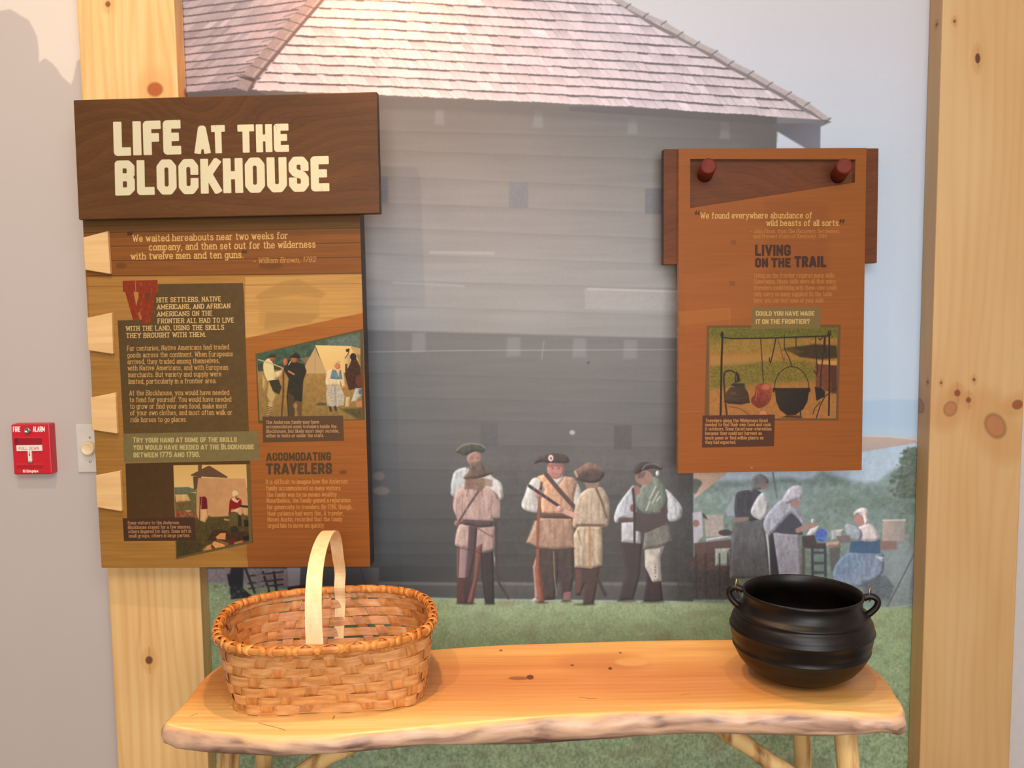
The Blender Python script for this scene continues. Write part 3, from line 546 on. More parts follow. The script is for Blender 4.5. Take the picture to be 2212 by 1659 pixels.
    L_([(960, 520), (945, 600), (960, 690)], 10, (196, 140, 108), .5, 3); L_([(1080, 560), (1070, 690)], 10, (140, 104, 86), .6, 3); L_([(1130, 460), (1160, 600)], 16, (150, 118, 98), .5, 4); L_([(905, 430), (890, 480)], 12, (244, 200, 168), .6, 3)
    L_([(905, 770), (880, 985)], 10, (138, 106, 92), .5); L_([(960, 770), (950, 990)], 12, (196, 164, 142), .5, 4); L_([(1090, 770), (1100, 995)], 12, (136, 104, 90), .5, 3); L_([(790, 955), (885, 1005), (1030, 1016), (1190, 1002)], 12, (64, 50, 48), .6, 3); L_([(1040, 1040), (1045, 1240)], 12, (42, 36, 38), .7, 3)
    L_([(1260, 560), (1240, 680), (1232, 800)], 9, (214, 200, 180), .6, 3); L_([(1340, 520), (1330, 640), (1336, 790)], 9, (140, 122, 106), .55); L_([(1440, 560), (1448, 700), (1440, 800)], 10, (132, 114, 100), .55, 3); L_([(1200, 640), (1192, 780)], 9, (216, 202, 184), .6, 3)
    for x_ in (1232, 1275, 1352, 1398): L_([(x_, 840), (x_ - 6, 1000), (x_ - 2, 1140)], 8, (138, 120, 100), .5)
    L_([(1255, 850), (1240, 1130)], 10, (220, 206, 184), .5, 3); L_([(1192, 1172), (1330, 1182), (1424, 1156)], 12, (58, 46, 44), .6, 3)
    L_([(1640, 560), (1620, 700)], 9, (132, 140, 156), .55); L_([(1590, 600), (1560, 720)], 10, (216, 224, 234), .5, 3); L_([(2040, 600), (2060, 740)], 9, (140, 148, 164), .5, 3); L_([(1990, 560), (2010, 700)], 10, (222, 230, 238), .5, 3)
    L_([(1940, 470), (1955, 600), (1910, 690)], 12, (84, 98, 90), .6, 3); L_([(1770, 520), (1740, 620)], 10, (152, 168, 156), .5, 3); L_([(1850, 880), (1840, 1000)], 9, (84, 84, 82), .5); L_([(1900, 860), (1930, 980)], 10, (142, 146, 140), .5, 3); L_([(1790, 1012), (1905, 998), (2010, 950)], 12, (60, 58, 58), .6, 3); L_([(1900, 1010), (1880, 1150)], 10, (150, 146, 144), .5, 3)
    for x0_, y0_, x1_, y1_ in ((190, 1440, 335, 1478), (428, 1440, 508, 1480), (870, 1436, 960, 1470), (1080, 1436, 1160, 1460), (1200, 1440, 1356, 1486), (1560, 1430, 1700, 1456), (1776, 1430, 1946, 1464)):
        cv.ell((x0_ + x1_) / 2, y1_ - 4, (x1_ - x0_) * .62, 12, (62, 66, 52), a=.55, soft=4)
    # ---- camp at the right
    cv.zoom(1440, 930, 3.95)
    P([(220, 700), (300, 690), (310, 900), (230, 980)], (172, 174, 192), soft=3); cv.ell(250, 790, 30, 30, (140, 104, 100), soft=3)
    P([(320, 720), (480, 715), (490, 900), (330, 905)], (168, 160, 156), soft=3, n=.05); P([(300, 700), (330, 720), (350, 760), (310, 740)], (70, 66, 66), soft=3)
    P([(230, 960), (545, 930), (560, 1020), (240, 1080)], (96, 76, 74), soft=3); P([(330, 920), (520, 895), (560, 915), (340, 950)], (182, 184, 202), soft=2, **V); cv.ell(500, 870, 60, 26, (70, 64, 64), soft=3)
    P([(190, 1080), (560, 1010), (560, 1240), (200, 1200)], (84, 68, 68), soft=5, n=.12); P([(412, 1005), (540, 1000), (535, 1150), (412, 1155)], (150, 164, 156), soft=2, n=.05, vol=7, fold=.14); P([(220, 1190), (560, 1190), (640, 1440), (220, 1440)], (68, 66, 70), soft=4, n=.12)
    for x in (250, 330, 450, 520): cv.line([(x, 1050), (x + 4, 1420)], 14, (58, 52, 56), a=.8, soft=2)
    P([(560, 770), (830, 740), (890, 1260), (535, 1260)], (94, 96, 102), soft=2, n=.05, vol=7, fold=.14); cv.line([(836, 770), (866, 1000), (884, 1240)], 14, (206, 208, 212), soft=2)
    P([(500, 690), (560, 570), (600, 550), (595, 720), (520, 730)], (150, 162, 176), soft=3); P([(585, 560), (650, 512), (790, 515), (836, 600), (806, 745), (600, 760)], (66, 66, 76), **S)
    P([(770, 570), (826, 526), (866, 580), (862, 690), (800, 760), (715, 700)], (198, 200, 206), **S); P([(570, 740), (700, 735), (700, 770), (560, 780)], (140, 116, 112), soft=3)
    P([(725, 470), (735, 400), (800, 370), (862, 410), (856, 470), (800, 500), (710, 520)], (120, 122, 126), **S); cv.ell(830, 470, 34, 30, (146, 122, 116), soft=3); cv.line([(905, 360), (940, 570)], 16, (100, 110, 110), a=.8)
    P([(870, 860), (920, 855), (970, 1250), (885, 1250)], (54, 56, 66), soft=2, **V); P([(905, 870), (1132, 878), (1155, 1250), (960, 1250)], (150, 150, 166), soft=2, n=.05, vol=7, fold=.14)
    P([(895, 860), (1060, 695), (1150, 780), (1160, 890), (1000, 880)], (70, 70, 82), soft=3); P([(825, 770), (955, 600), (1050, 598), (1162, 750), (1150, 792), (1065, 705), (920, 850), (860, 890)], (166, 170, 188), **S)
    cv.ell(1095, 620, 44, 34, (170, 130, 126), soft=3); P([(985, 590), (1035, 500), (1090, 468), (1148, 480), (1152, 570), (1080, 600), (1020, 625)], (198, 196, 212), **S)
    cv.line([(1120, 850), (1180, 825), (1250, 800)], 46, (166, 126, 118), soft=2); P([(1190, 890), (1220, 840), (1300, 805), (1290, 860), (1230, 905)], (206, 202, 212), soft=2, **V); cv.ell(1245, 770, 16, 22, (200, 200, 208), soft=2, **V)
    cv.ell(1318, 890, 52, 56, (72, 104, 196), soft=2, n=.15); P([(1150, 900), (1260, 890), (1280, 960), (1360, 960), (1350, 1010), (1160, 1000)], (74, 64, 68), soft=3); P([(1360, 950), (1480, 945), (1480, 990), (1360, 992)], (190, 148, 136), soft=2, **V); P([(1150, 1000), (1180, 1000), (1180, 1230), (1155, 1230)], (96, 84, 82), soft=3)
    for x in (1240, 1350): cv.line([(x, 990), (x + 4, 1240)], 22, (62, 64, 76), soft=2)
    for y in (1040, 1130, 1210): cv.line([(1240, y), (1352, y)], 22, (70, 72, 84), soft=2)
    P([(1385, 1000), (1480, 990), (1470, 1200), (1400, 1200)], (92, 86, 84), a=.8, soft=4); P([(1400, 845), (1510, 838), (1505, 935), (1405, 940)], (172, 176, 174), soft=2, n=.05, vol=7, fold=.14)
    P([(1435, 1150), (1570, 1030), (1820, 1030), (1852, 1100), (1830, 1230), (1660, 1330), (1440, 1290)], (112, 140, 176), grad=((1500, 1060), (1700, 1300), (134, 150, 178)), **S); P([(1565, 940), (1822, 925), (1822, 1050), (1556, 1040)], (66, 98, 134), soft=3); P([(1770, 1070), (1852, 1080), (1840, 1120)], (196, 206, 220), soft=2, **V)
    P([(1640, 820), (1742, 798), (1812, 920), (1700, 945), (1590, 900)], (214, 200, 204), **S); P([(1515, 820), (1560, 795), (1660, 850), (1650, 935), (1560, 930)], (160, 170, 184), **S); P([(1440, 900), (1560, 890), (1580, 950), (1480, 960)], (120, 112, 114), soft=3)
    cv.ell(1650, 750, 56, 62, (186, 134, 128), soft=3); P([(1592, 720), (1620, 672), (1680, 656), (1716, 690), (1718, 770), (1690, 800), (1665, 720)], (224, 214, 214), **S)
    P([(1660, 1290), (1860, 1230), (1940, 1330), (1900, 1440), (1700, 1440)], (92, 98, 112), a=.8, soft=8, n=.15)
    P([(1842, 760), (2032, 756), (2028, 945), (1838, 950)], (188, 166, 158), soft=2, grad=((1850, 800), (2020, 800), (160, 154, 152))); cv.line([(1840, 764), (2034, 762)], 14, (212, 202, 192)); P([(1815, 940), (1960, 940), (1960, 1010), (1820, 1020)], (150, 104, 96), a=.8, soft=5)
    cv.line([(2135, 1000), (2010, 1250), (1880, 1500)], 8, (74, 80, 88)); cv.line([(2105, 1190), (2075, 1430)], 20, (110, 116, 126), a=.7, soft=4); cv.line([(1780, 1520), (2000, 1500), (2120, 1480)], 14, (170, 168, 168), a=.7, soft=3)
    # ---- feet and chairs behind the basket
    cv.zoom(420, 1130, 3.136)
    P([(-300, 305), (760, 305), (760, 470), (600, 430), (100, 400), (-300, 400)], (160, 146, 152), soft=4, n=.1); P([(700, 300), (1250, 300), (1250, 500), (700, 470)], (92, 94, 100), soft=5)
    P([(215, 300), (335, 300), (330, 440), (400, 500), (250, 515), (235, 420)], (46, 44, 52), soft=2); P([(200, 300), (250, 300), (240, 345), (215, 340)], (160, 140, 130), soft=2)
    for a_, b_, c_, d_ in ((345, 300, 410, 470), (465, 330, 510, 470), (540, 330, 560, 470)): cv.line([(a_, b_), (c_, d_)], 16, (58, 52, 58))
    for y in (345, 395, 430): cv.line([(370, y + 12), (600, y - 16)], 12, (70, 62, 68)); cv.ell(450, y + 5, 40, 6, (196, 188, 192), a=.6, soft=2)
    P([(630, 300), (720, 300), (715, 420), (640, 430)], (186, 180, 196), soft=3); P([(630, 430), (860, 400), (860, 470), (640, 470)], (66, 52, 56), soft=4); P([(780, 300), (860, 300), (850, 420), (790, 420)], (150, 140, 148), soft=3); cv.line([(1125, 300), (1165, 440)], 14, (70, 84, 104))
    cv.dots(100, 400, 520, 560, 60, 9, [(206, 214, 216), (120, 140, 112), (90, 110, 84)], a=.6)
    cv.zoom()
    q0, q1 = mp(np.array([[955., 945.]]))[0].astype(int), mp(np.array([[2000., 1318.]]))[0].astype(int)
    sl = cv.a[q0[1]:q1[1], q0[0]:q1[0]]; lum = sl.mean(-1, keepdims=True)
    hh, ww = sl.shape[:2]; fe = np.minimum(np.minimum(np.arange(hh)[:, None], np.arange(hh)[::-1][:, None] * 4) / 70, np.minimum(np.arange(ww), np.arange(ww)[::-1] * 3)[None] / 70).clip(0, 1)[..., None]
    sl[:] = (lum + (sl - lum) * (1 - .16 * fe)) * (1 + fe * (.07 * noise2(sl.shape[0], sl.shape[1], 5, 4) + .07 * noise2(sl.shape[0], sl.shape[1], 14, 9) + .05 * noise2(sl.shape[0], sl.shape[1], 2, 2))[..., None])
    cv.a *= (1 + .022 * noise2(H, W, 1.5, 1.5))[..., None]
    cv.blur(2)
    cv.a = cv.a * .95 + C8((140, 140, 144)) * .05  # thin grey veil mixed in: glare haze painted into the print colours
    return cv

def paint_treeline(x0, x1, z0, z1, D=500.0):
    def mp(p):
        P = at_y(p[:, 0], p[:, 1], 0.0); return np.stack([(P[:, 0] - x0) * D, (z1 - P[:, 2]) * D], -1)
    cv = Canvas((x1 - x0) * D, (z1 - z0) * D, mp, D / 977, base=(226, 214, 202))
    pts = [(-600, -300), (-300, -60), (-120, 40), (0, 24), (22, 20), (45, 34), (62, 44), (72, 62), (80, 80), (84, 112), (84, 136), (96, 126), (112, 136), (124, 150), (134, 166), (150, 180), (153, 184), (158, 172), (166, 132), (190, 120), (230, 90),
           (260, 90), (260, 2600), (-900, 2600), (-900, -300)]
    cv.poly(pts, (196, 184, 178), soft=2.5)
    return cv
# ------------------------------------------------------------------ printed panels
def panel_canvas(corners, res_h, k):
    w = int(max(abs(corners[1][0] - corners[0][0]), abs(corners[2][0] - corners[3][0])) * k); h = int(abs(corners[3][1] - corners[0][1]) * k)
    return Canvas(w, h, homog(corners, [(0, 0), (w, 0), (w, h), (0, h)]), k)

def grain_h(cv, amt, sy=3, sx=90):
    cv.a *= (1 + amt * (fbm(cv.h, cv.w, sy * cv.k, sx * cv.k, 3)))[..., None]

LP = [(178, 476), (778, 463), (800, 1225), (219, 1227)]        # left graphic panel as seen
RP = [(1466, 321), (1872, 320), (1861, 1016), (1466, 1022)]    # right graphic panel
TB = [(158, 216), (815, 198), (820, 461), (170, 475)]          # title board
def grow(c, up):   # extend a panel upwards behind the title board
    c = [np.array(p, float) for p in c]; f = up / np.linalg.norm(c[3] - c[0])
    return [tuple(c[0] + (c[0] - c[3]) * f), tuple(c[1] + (c[1] - c[2]) * f), tuple(c[2]), tuple(c[3])]

def paint_left():
    cv = panel_canvas(grow(LP, 60), 0, 2.0)
    P = cv.poly; cv.a[:] = C8((178, 112, 50))
    # quote zone of dark planks, tan field, rust column
    P([(100, 400), (850, 400), (850, 590), (782, 593), (500, 596), (178, 600), (100, 602)], (150, 88, 38), soft=2)
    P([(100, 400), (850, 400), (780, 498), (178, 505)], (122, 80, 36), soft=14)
    P([(190, 602), (790, 592), (790, 690), (782, 676), (530, 742), (530, 1240), (210, 1240)], (188, 130, 66), soft=2, grad=((300, 600), (300, 1230), (172, 116, 52)))
    P([(530, 600), (790, 594), (790, 676), (530, 732)], (214, 158, 92), soft=2, grad=((560, 720), (760, 600), (202, 148, 84)))
    P([(525, 734), (800, 674), (810, 1240), (534, 1240)], (176, 104, 44), soft=2, grad=((600, 740), (620, 1200), (158, 88, 34)))
    P([(534, 1205), (538, 1240), (219, 1240), (215, 1150), (400, 1150)], (180, 124, 58), soft=2)
    grain_h(cv, .10)
    for y0, y1 in ((505, 494), (535, 526), (566, 557), (598, 592), (621, 614)):
        lo = 1 if y0 < 610 else .35
        cv.line([(178, y0), (480, (y0 + y1) / 2 + 1), (782, y1)], 1.6, (72, 40, 18), a=.8 * lo); cv.line([(178, y0 + 2), (782, y1 + 2)], 3, (180, 116, 60), a=.25, soft=3)
    cv.ell(585, 575, 26, 9, (110, 62, 28), a=.5, soft=8); cv.ell(262, 576, 12, 6, (110, 62, 28), a=.6, soft=6)
    # ghosted blockhouse
    P([(552, 640), (610, 610), (645, 604), (705, 636), (695, 646), (640, 640), (556, 648)], (176, 128, 70), a=.5, soft=5); P([(560, 648), (690, 648), (690, 690), (560, 705)], (190, 140, 80), a=.45, soft=6); P([(575, 676), (690, 680), (670, 700), (570, 712)], (170, 122, 66), a=.4, soft=5)
    # dark text block
    P([(318, 616), (525, 613), (527, 640), (538, 940), (300, 946), (267, 940), (254, 694), (320, 692)], (96, 72, 42), soft=1.5, grad=((300, 640), (500, 930), (104, 76, 40)), n=.04, ns=8)
    # drop cap W
    W_ = (150, 54, 26)
    cv.zoom(160, 450, 3.318)
    P([(348, 526), (598, 520), (602, 606), (584, 612), (548, 826), (488, 832), (478, 770), (470, 806), (424, 812), (366, 606), (352, 604)], W_, soft=.8, n=.08, ns=3)
    P([(426, 606), (462, 606), (462, 640), (446, 706)], (196, 136, 70), soft=.7); P([(508, 612), (545, 612), (540, 640), (528, 690)], (112, 62, 30), soft=.7)
    P([(456, 760), (470, 745), (486, 800), (470, 800)], (186, 124, 66), a=.8, soft=.8); cv.line([(440, 530), (442, 604)], 5, (214, 150, 90), a=.8); cv.line([(352, 545), (354, 602)], 5, (110, 40, 22), a=.7); cv.line([(598, 545), (600, 600)], 4, (180, 96, 60), a=.5)
    cv.zoom()
    for _ in range(40):
        x, y = random.uniform(268, 336), random.uniform(612, 695); cv.line([(x, y), (x + random.uniform(-1, 1), y + random.uniform(1, 7))], .9, (206, 120, 70), a=.6)
    Q = (246, 190, 122); T = lambda *a_, **k_: text(cv, *a_, **k_)
    cv.ell(278, 507, 3, 4, (96, 54, 26)); cv.ell(284, 507, 3, 4, (96, 54, 26)); cv.line([(276, 510), (281, 502)], 2, (96, 54, 26)); cv.line([(282, 510), (288, 502)], 2, (96, 54, 26))
    cv.ell(525, 546, 3, 4, (96, 60, 34)); cv.ell(531, 546, 3, 4, (96, 60, 34))
    T("We waited hereabouts near two weeks for", 287.5, 523.8, 621, 516.9, 13.5, Q, w=2.0)
    T("company, and then set out for the wilderness", 322.7, 542.4, 680.8, 535.9, 13.5, Q, w=2.0)
    T("with twelve men and ten guns.", 283.6, 562.3, 524.7, 558.5, 13.5, Q, w=2.0)
    T("– William Brown, 1782", 547.3, 570.2, 681.4, 567, 10.5, (216, 150, 86), w=1.5, shear=.18)
    for s, x0, y0, x1, y1 in (("HITE SETTLERS, NATIVE", 339.3, 654.5, 476.5, 651.9), ("AMERICANS, AND AFRICAN", 340, 669.3, 496.6, 667), ("AMERICANS ON THE", 340.2, 684.7, 457.8, 682.7),
                              ("FRONTIER ALL HAD TO LIVE", 341.4, 699.8, 504.5, 697.7), ("WITH THE LAND, USING THE SKILLS", 272.7, 716, 483.4, 713.1), ("THEY BROUGHT WITH THEM.", 273.3, 731.4, 443.9, 728.5)):
        T(s, x0, y0, x1, y1, 9.2, (238, 190, 130), w=1.7)
    for s, x0, y0, x1, y1 in (("For centuries, Native Americans had traded", 275.1, 758.8, 494, 755.6), ("goods across the continent. When Europeans", 275.7, 773.6, 502.4, 770.4), ("arrived, they traded among themselves,", 276, 787.8, 474, 785.1),
                              ("with Native Americans, and with European", 276.9, 801.5, 491.8, 799.6), ("merchants. But variety and supply were", 277.8, 815.8, 477.4, 813.8), ("limited, particularly in a frontier area.", 278.4, 830.3, 466.8, 828.5),
                              ("At the Blockhouse, you would have needed", 280, 855, 494.5, 853.9), ("to fend for yourself. You would have needed", 280.6, 869.7, 498.8, 868.3), ("to grow or find your own food, make most", 281.5, 883.7, 489.4, 882.8),
                              ("of your own clothes, and most often walk or", 281.8, 897.9, 500.9, 896.7), ("ride horses to go places.", 283, 912.5, 402.6, 911.7)):
        T(s, x0, y0, x1, y1, 9.8, (232, 172, 108), w=1.25)
    # banner
    P([(266, 938), (558, 932), (560, 996), (268, 1000)], (132, 112, 72), soft=1.4, n=.03, ns=5)
    for s, x0, y0, x1, y1 in (("^TRY YOUR HAND AT SOME OF THE SKILLS", 286.8, 957.6, 511.5, 955.9), ("YOU WOULD HAVE NEEDED AT THE ^BLOCKHOUSE", 287.7, 973, 548.8, 971.7), ("BETWEEN 1775 AND 1790.", 288.3, 989.2, 432, 988.4)):
        T(s, x0, y0, x1, y1, 12.0, (212, 184, 124), w=2.25, serif=False, bold=True, small=.9)
    # lower left photograph with its dark mount
    P([(271, 1002), (540, 996), (546, 1172), (382, 1208), (378, 1160), (276, 1160)], (82, 54, 26), soft=1.5, grad=((290, 1010), (380, 1150), (92, 62, 30)), n=.04, ns=8)
    cv.zoom(360, 990, 7.215)
    P([(104, 112), (1242, 98), (1290, 1300), (1240, 1330), (152, 1570)], (92, 70, 42), soft=1); P([(104, 114), (1242, 100), (1284, 1320), (150, 1560)], (228, 176, 106), soft=1, grad=((600, 100), (620, 600), (240, 196, 132)))
    P([(120, 460), (340, 455), (470, 500), (1262, 470), (1290, 1330), (152, 1570)], (112, 96, 56), soft=3, n=.08, ns=5); P([(126, 465), (330, 455), (460, 490), (460, 545), (130, 560)], (112, 110, 86), soft=2, n=.08)
    P([(150, 950), (1280, 900), (1290, 1320), (620, 1420), (152, 1560)], (88, 70, 34), soft=6, n=.12, ns=3)
    P([(488, 110), (548, 106), (545, 200), (488, 200)], (112, 78, 52), soft=1); P([(410, 290), (540, 280), (520, 480), (425, 490)], (96, 72, 58), soft=2, vol=4, va=.12, fold=.12); P([(372, 265), (640, 128), (672, 124), (952, 296), (940, 312), (385, 280)], (106, 74, 52), soft=1.3)
    P([(490, 312), (1222, 322), (1262, 560), (1276, 890), (700, 915), (648, 890), (640, 920), (600, 1000), (500, 970), (465, 870), (462, 600)], (206, 146, 102), soft=2, n=.03, ns=10, grad=((500, 400), (1200, 800), (212, 154, 104)))
    P([(500, 800), (640, 800), (652, 900), (598, 1000), (520, 970)], (222, 168, 116), soft=2, vol=4, va=.12, fold=.12); P([(130, 570), (325, 565), (372, 665), (150, 690)], (226, 174, 116), soft=2, vol=4, va=.12, fold=.12); P([(365, 540), (460, 525), (460, 552)], (226, 176, 122), soft=2, vol=4, va=.12, fold=.12)
    cv.line([(150, 710), (280, 720)], 22, (150, 74, 44), soft=2); cv.line([(200, 720), (230, 820)], 8, (96, 60, 36)); cv.line([(260, 720), (220, 840)], 8, (96, 60, 36)); P([(145, 830), (300, 820), (460, 870), (470, 930), (150, 930)], (142, 84, 56), soft=4, n=.25, ns=3); cv.ell(170, 870, 32, 36, (164, 66, 46), soft=2, vol=4, va=.12, fold=.12); cv.ell(340, 825, 46, 14, (206, 160, 110), soft=2, vol=4, va=.12, fold=.12)
    P([(512, 610), (600, 600), (628, 640), (636, 790), (540, 796)], (116, 22, 32), soft=1.5); cv.line([(522, 610), (512, 990)], 14, (74, 58, 36)); cv.line([(545, 620), (542, 770)], 7, (200, 150, 104))
    P([(960, 850), (1090, 830), (1190, 850), (1222, 900), (1210, 1060), (1090, 1050), (980, 1060), (970, 950)], (104, 84, 44), soft=2, n=.08); P([(1110, 880), (1160, 880), (1170, 1070), (1110, 1060)], (56, 44, 30), soft=3)
    P([(985, 660), (1030, 620), (1150, 640), (1160, 740), (1090, 790), (1010, 800), (1000, 860), (970, 840)], (146, 26, 30), soft=1.8, sp=True); P([(1000, 640), (1050, 610), (1100, 660), (1145, 640), (1100, 700), (1050, 680)], (232, 190, 144), soft=1.5); cv.ell(1070, 560, 46, 46, (216, 166, 116), soft=2, vol=4, va=.12, fold=.12); P([(1024, 580), (1030, 520), (1070, 505), (1112, 540), (1110, 570), (1050, 600)], (236, 200, 148), soft=1.5, sp=True); cv.ell(1080, 606, 22, 22, (190, 130, 92), soft=2, vol=4, va=.12, fold=.12)
    P([(1020, 830), (1100, 780), (1180, 770), (1190, 850), (1150, 900), (1100, 850)], (226, 184, 138), soft=2, vol=4, va=.12, fold=.12); cv.ell(1150, 840, 36, 50, (212, 160, 120), soft=2, vol=4, va=.12, fold=.12); cv.line([(1160, 750), (1270, 760)], 34, (60, 44, 34)); P([(1190, 790), (1276, 800), (1276, 900), (1200, 880)], (214, 160, 110), soft=2, vol=4, va=.12, fold=.12); P([(1200, 960), (1285, 970), (1285, 1070), (1210, 1070)], (44, 40, 28), soft=2, vol=4, va=.12, fold=.12); cv.line([(905, 955), (960, 965)], 30, (190, 140, 90))
    P([(720, 1120), (900, 1120), (1000, 1150), (1285, 1140), (1290, 1290), (620, 1290)], (74, 46, 30), soft=5, n=.15, ns=3); cv.ell(1050, 1110, 62, 50, (62, 52, 34), soft=2, vol=4, va=.12, fold=.12)
    for q, c in (([(760, 1230), (840, 1165), (920, 1165), (915, 1270), (790, 1260)], (222, 146, 86)), ([(700, 1340), (740, 1290), (910, 1350), (905, 1380), (760, 1400)], (232, 156, 94)), ([(540, 1400), (690, 1340), (700, 1420), (570, 1440)], (216, 140, 84)), ([(760, 1270), (800, 1270), (970, 1330), (930, 1370)], (150, 98, 60)), ([(1040, 1320), (1180, 1280), (1190, 1310), (1060, 1340)], (200, 120, 72))): P(q, c, soft=1.6, n=.08, ns=2)
    cv.ell(1010, 1300, 46, 40, (112, 30, 24), soft=4, a=.8); P([(1190, 1220), (1290, 1200), (1290, 1280), (1195, 1270)], (36, 30, 26), soft=2, vol=4, va=.12, fold=.12)
    P([(150, 1300), (440, 1300), (620, 1380), (550, 1450), (152, 1560)], (70, 56, 28), soft=4, a=.7, n=.15, ns=3); cv.ell(230, 1410, 40, 30, (62, 78, 30), a=.5, soft=5)
    P([(1242, 98), (1300, 96), (1330, 1300), (1284, 1330)], (118, 90, 54), soft=1); P([(152, 1575), (1330, 1312), (1290, 1290), (150, 1545)], (110, 84, 50), soft=1)
    cv.line([(270, 1570), (600, 1515)], 5, (140, 92, 44), a=.5)
    cv.zoom()
    P([(265, 1120), (420, 1118), (424, 1168), (268, 1169)], (80, 50, 34), soft=1.3)
    for s, x0, y0, x1, y1 in (("Some visitors to the Anderson", 276.4, 1133, 385.9, 1132.3), ("Blockhouse stayed for a few minutes,", 277, 1142.5, 412.1, 1141.5), ("others lingered for days. Some left in", 277.9, 1151.6, 412.1, 1150.5), ("small groups, others in large parties.", 278.5, 1161, 410, 1159.7)):
        T(s, x0, y0, x1, y1, 6.4, (206, 144, 96), w=1.2)
    # camp photograph at the right
    P([(552, 766), (784, 712), (788, 908), (558, 916)], (96, 78, 50), soft=1.2)
    cv.zoom(550, 700, 6.38)
    P([(25, 420), (1450, 125), (1482, 1320), (70, 1340)], (172, 130, 74), soft=1, n=.07, ns=5, grad=((700, 700), (700, 1300), (150, 116, 62)))
    P([(25, 420), (1450, 125), (1455, 420), (700, 470), (700, 600), (50, 660)], (74, 92, 74), soft=2, n=.14, ns=5); P([(1000, 225), (1450, 130), (1455, 330), (1000, 320)], (104, 116, 110), soft=12, n=.1, ns=4); P([(40, 560), (400, 560), (400, 640), (50, 660)], (70, 66, 52), a=.8, soft=3, n=.2); P([(620, 480), (740, 470), (700, 560)], (140, 110, 84), soft=4)
    P([(835, 300), (1330, 312), (1400, 420), (1460, 600), (1250, 680), (990, 690)], (250, 206, 140), soft=1.6, grad=((1000, 320), (1200, 680), (240, 190, 124))); P([(832, 330), (990, 690), (720, 690), (695, 590)], (206, 166, 118), soft=1.6); cv.line([(838, 330), (830, 690)], 14, (182, 146, 106), a=.7); P([(1330, 312), (1460, 345), (1460, 430), (1400, 420)], (206, 158, 104), soft=1.6); cv.line([(1335, 330), (1460, 600)], 10, (190, 150, 104))
    P([(1255, 360), (1300, 345), (1312, 360), (1300, 400), (1262, 390)], (70, 50, 40), soft=1.5); P([(1240, 430), (1290, 400), (1320, 430), (1310, 580), (1240, 570)], (226, 190, 140), soft=2, vol=4, va=.12, fold=.14); cv.line([(1250, 480), (1300, 400)], 12, (120, 84, 56)); cv.line([(1265, 570), (1262, 650)], 30, (90, 66, 48))
    P([(1240, 690), (1310, 570), (1340, 480), (1380, 450), (1420, 520), (1460, 600), (1475, 880), (1300, 920)], (74, 44, 32), soft=3, n=.2, ns=3); cv.ell(1440, 790, 50, 80, (112, 58, 38), soft=4); cv.ell(1360, 460, 44, 50, (48, 40, 36), soft=2, vol=4, va=.12, fold=.14)
    P([(1390, 890), (1475, 900), (1480, 980), (1400, 1070), (1330, 1080)], (206, 196, 190), soft=2, vol=4, va=.12, fold=.14); cv.ell(1455, 940, 26, 40, (96, 116, 146), soft=2, vol=4, va=.12, fold=.14); P([(1255, 1010), (1320, 1010), (1300, 1150), (1245, 1150)], (206, 176, 130), soft=2, vol=4, va=.12, fold=.14); P([(1400, 1080), (1480, 1060), (1480, 1160), (1400, 1150)], (206, 130, 92), soft=3); P([(1180, 1180), (1480, 1160), (1480, 1320), (1430, 1320)], (92, 80, 42), soft=8, n=.12)
    P([(995, 860), (1180, 850), (1240, 1000), (1230, 1120), (1120, 1150), (1000, 1130), (985, 1000)], (196, 180, 168), soft=2, n=.08, ns=3); P([(1090, 860), (1110, 1130), (1130, 1130), (1120, 860)], (160, 146, 140), a=.7, soft=3)
    P([(990, 650), (1080, 620), (1100, 780), (1060, 860), (985, 850), (975, 800)], (240, 210, 176), soft=2, vol=4, va=.12, fold=.14); P([(1180, 640), (1225, 680), (1250, 860), (1210, 890), (1180, 760)], (240, 206, 170), soft=2, vol=4, va=.12, fold=.14); P([(1075, 635), (1130, 650), (1190, 640), (1212, 770), (1040, 760)], (112, 136, 150), soft=2, vol=4, va=.12, fold=.14); P([(1120, 640), (1180, 640), (1160, 740)], (236, 190, 152), soft=2, vol=4, va=.12, fold=.14); P([(1040, 765), (1190, 770), (1180, 850), (1050, 850)], (240, 210, 172), soft=2, vol=4, va=.12, fold=.14); cv.ell(1145, 575, 46, 56, (206, 128, 92), soft=2, vol=4, va=.12, fold=.14); cv.line([(1110, 560), (1130, 525), (1190, 560), (1190, 600)], 14, (236, 206, 166)); cv.line([(1200, 880), (1270, 860)], 24, (226, 130, 80), a=.8)
    P([(840, 1110), (900, 1090), (1000, 1100), (980, 1130), (880, 1130)], (96, 84, 64), soft=3); cv.line([(1040, 1160), (1050, 1200)], 34, (74, 64, 56)); cv.line([(1110, 1150), (1120, 1190)], 34, (74, 64, 56))
    # two men talking
    P([(120, 560), (170, 490), (230, 500), (270, 640), (262, 760), (330, 770), (280, 790), (190, 800), (130, 680)], (240, 212, 160), soft=2, sp=True); P([(230, 690), (380, 640), (410, 630), (360, 720), (270, 770)], (236, 204, 152), soft=2, vol=4, va=.12, fold=.14); P([(190, 790), (330, 770), (370, 880), (340, 980), (250, 930)], (66, 58, 44), soft=2, n=.1); P([(105, 690), (160, 780), (140, 930), (110, 880)], (206, 172, 118), soft=2, vol=4, va=.12, fold=.14)
    P([(200, 800), (250, 930), (290, 990), (262, 1060), (215, 1080), (170, 1000)], (206, 170, 116), soft=3); P([(190, 1080), (260, 1060), (245, 1280), (165, 1280)], (196, 160, 112), soft=2, vol=4, va=.12, fold=.14)
    for k in range(6): cv.line([(175, 1145 + k * 24), (240, 1160 + k * 24)], 9, (92, 58, 44))
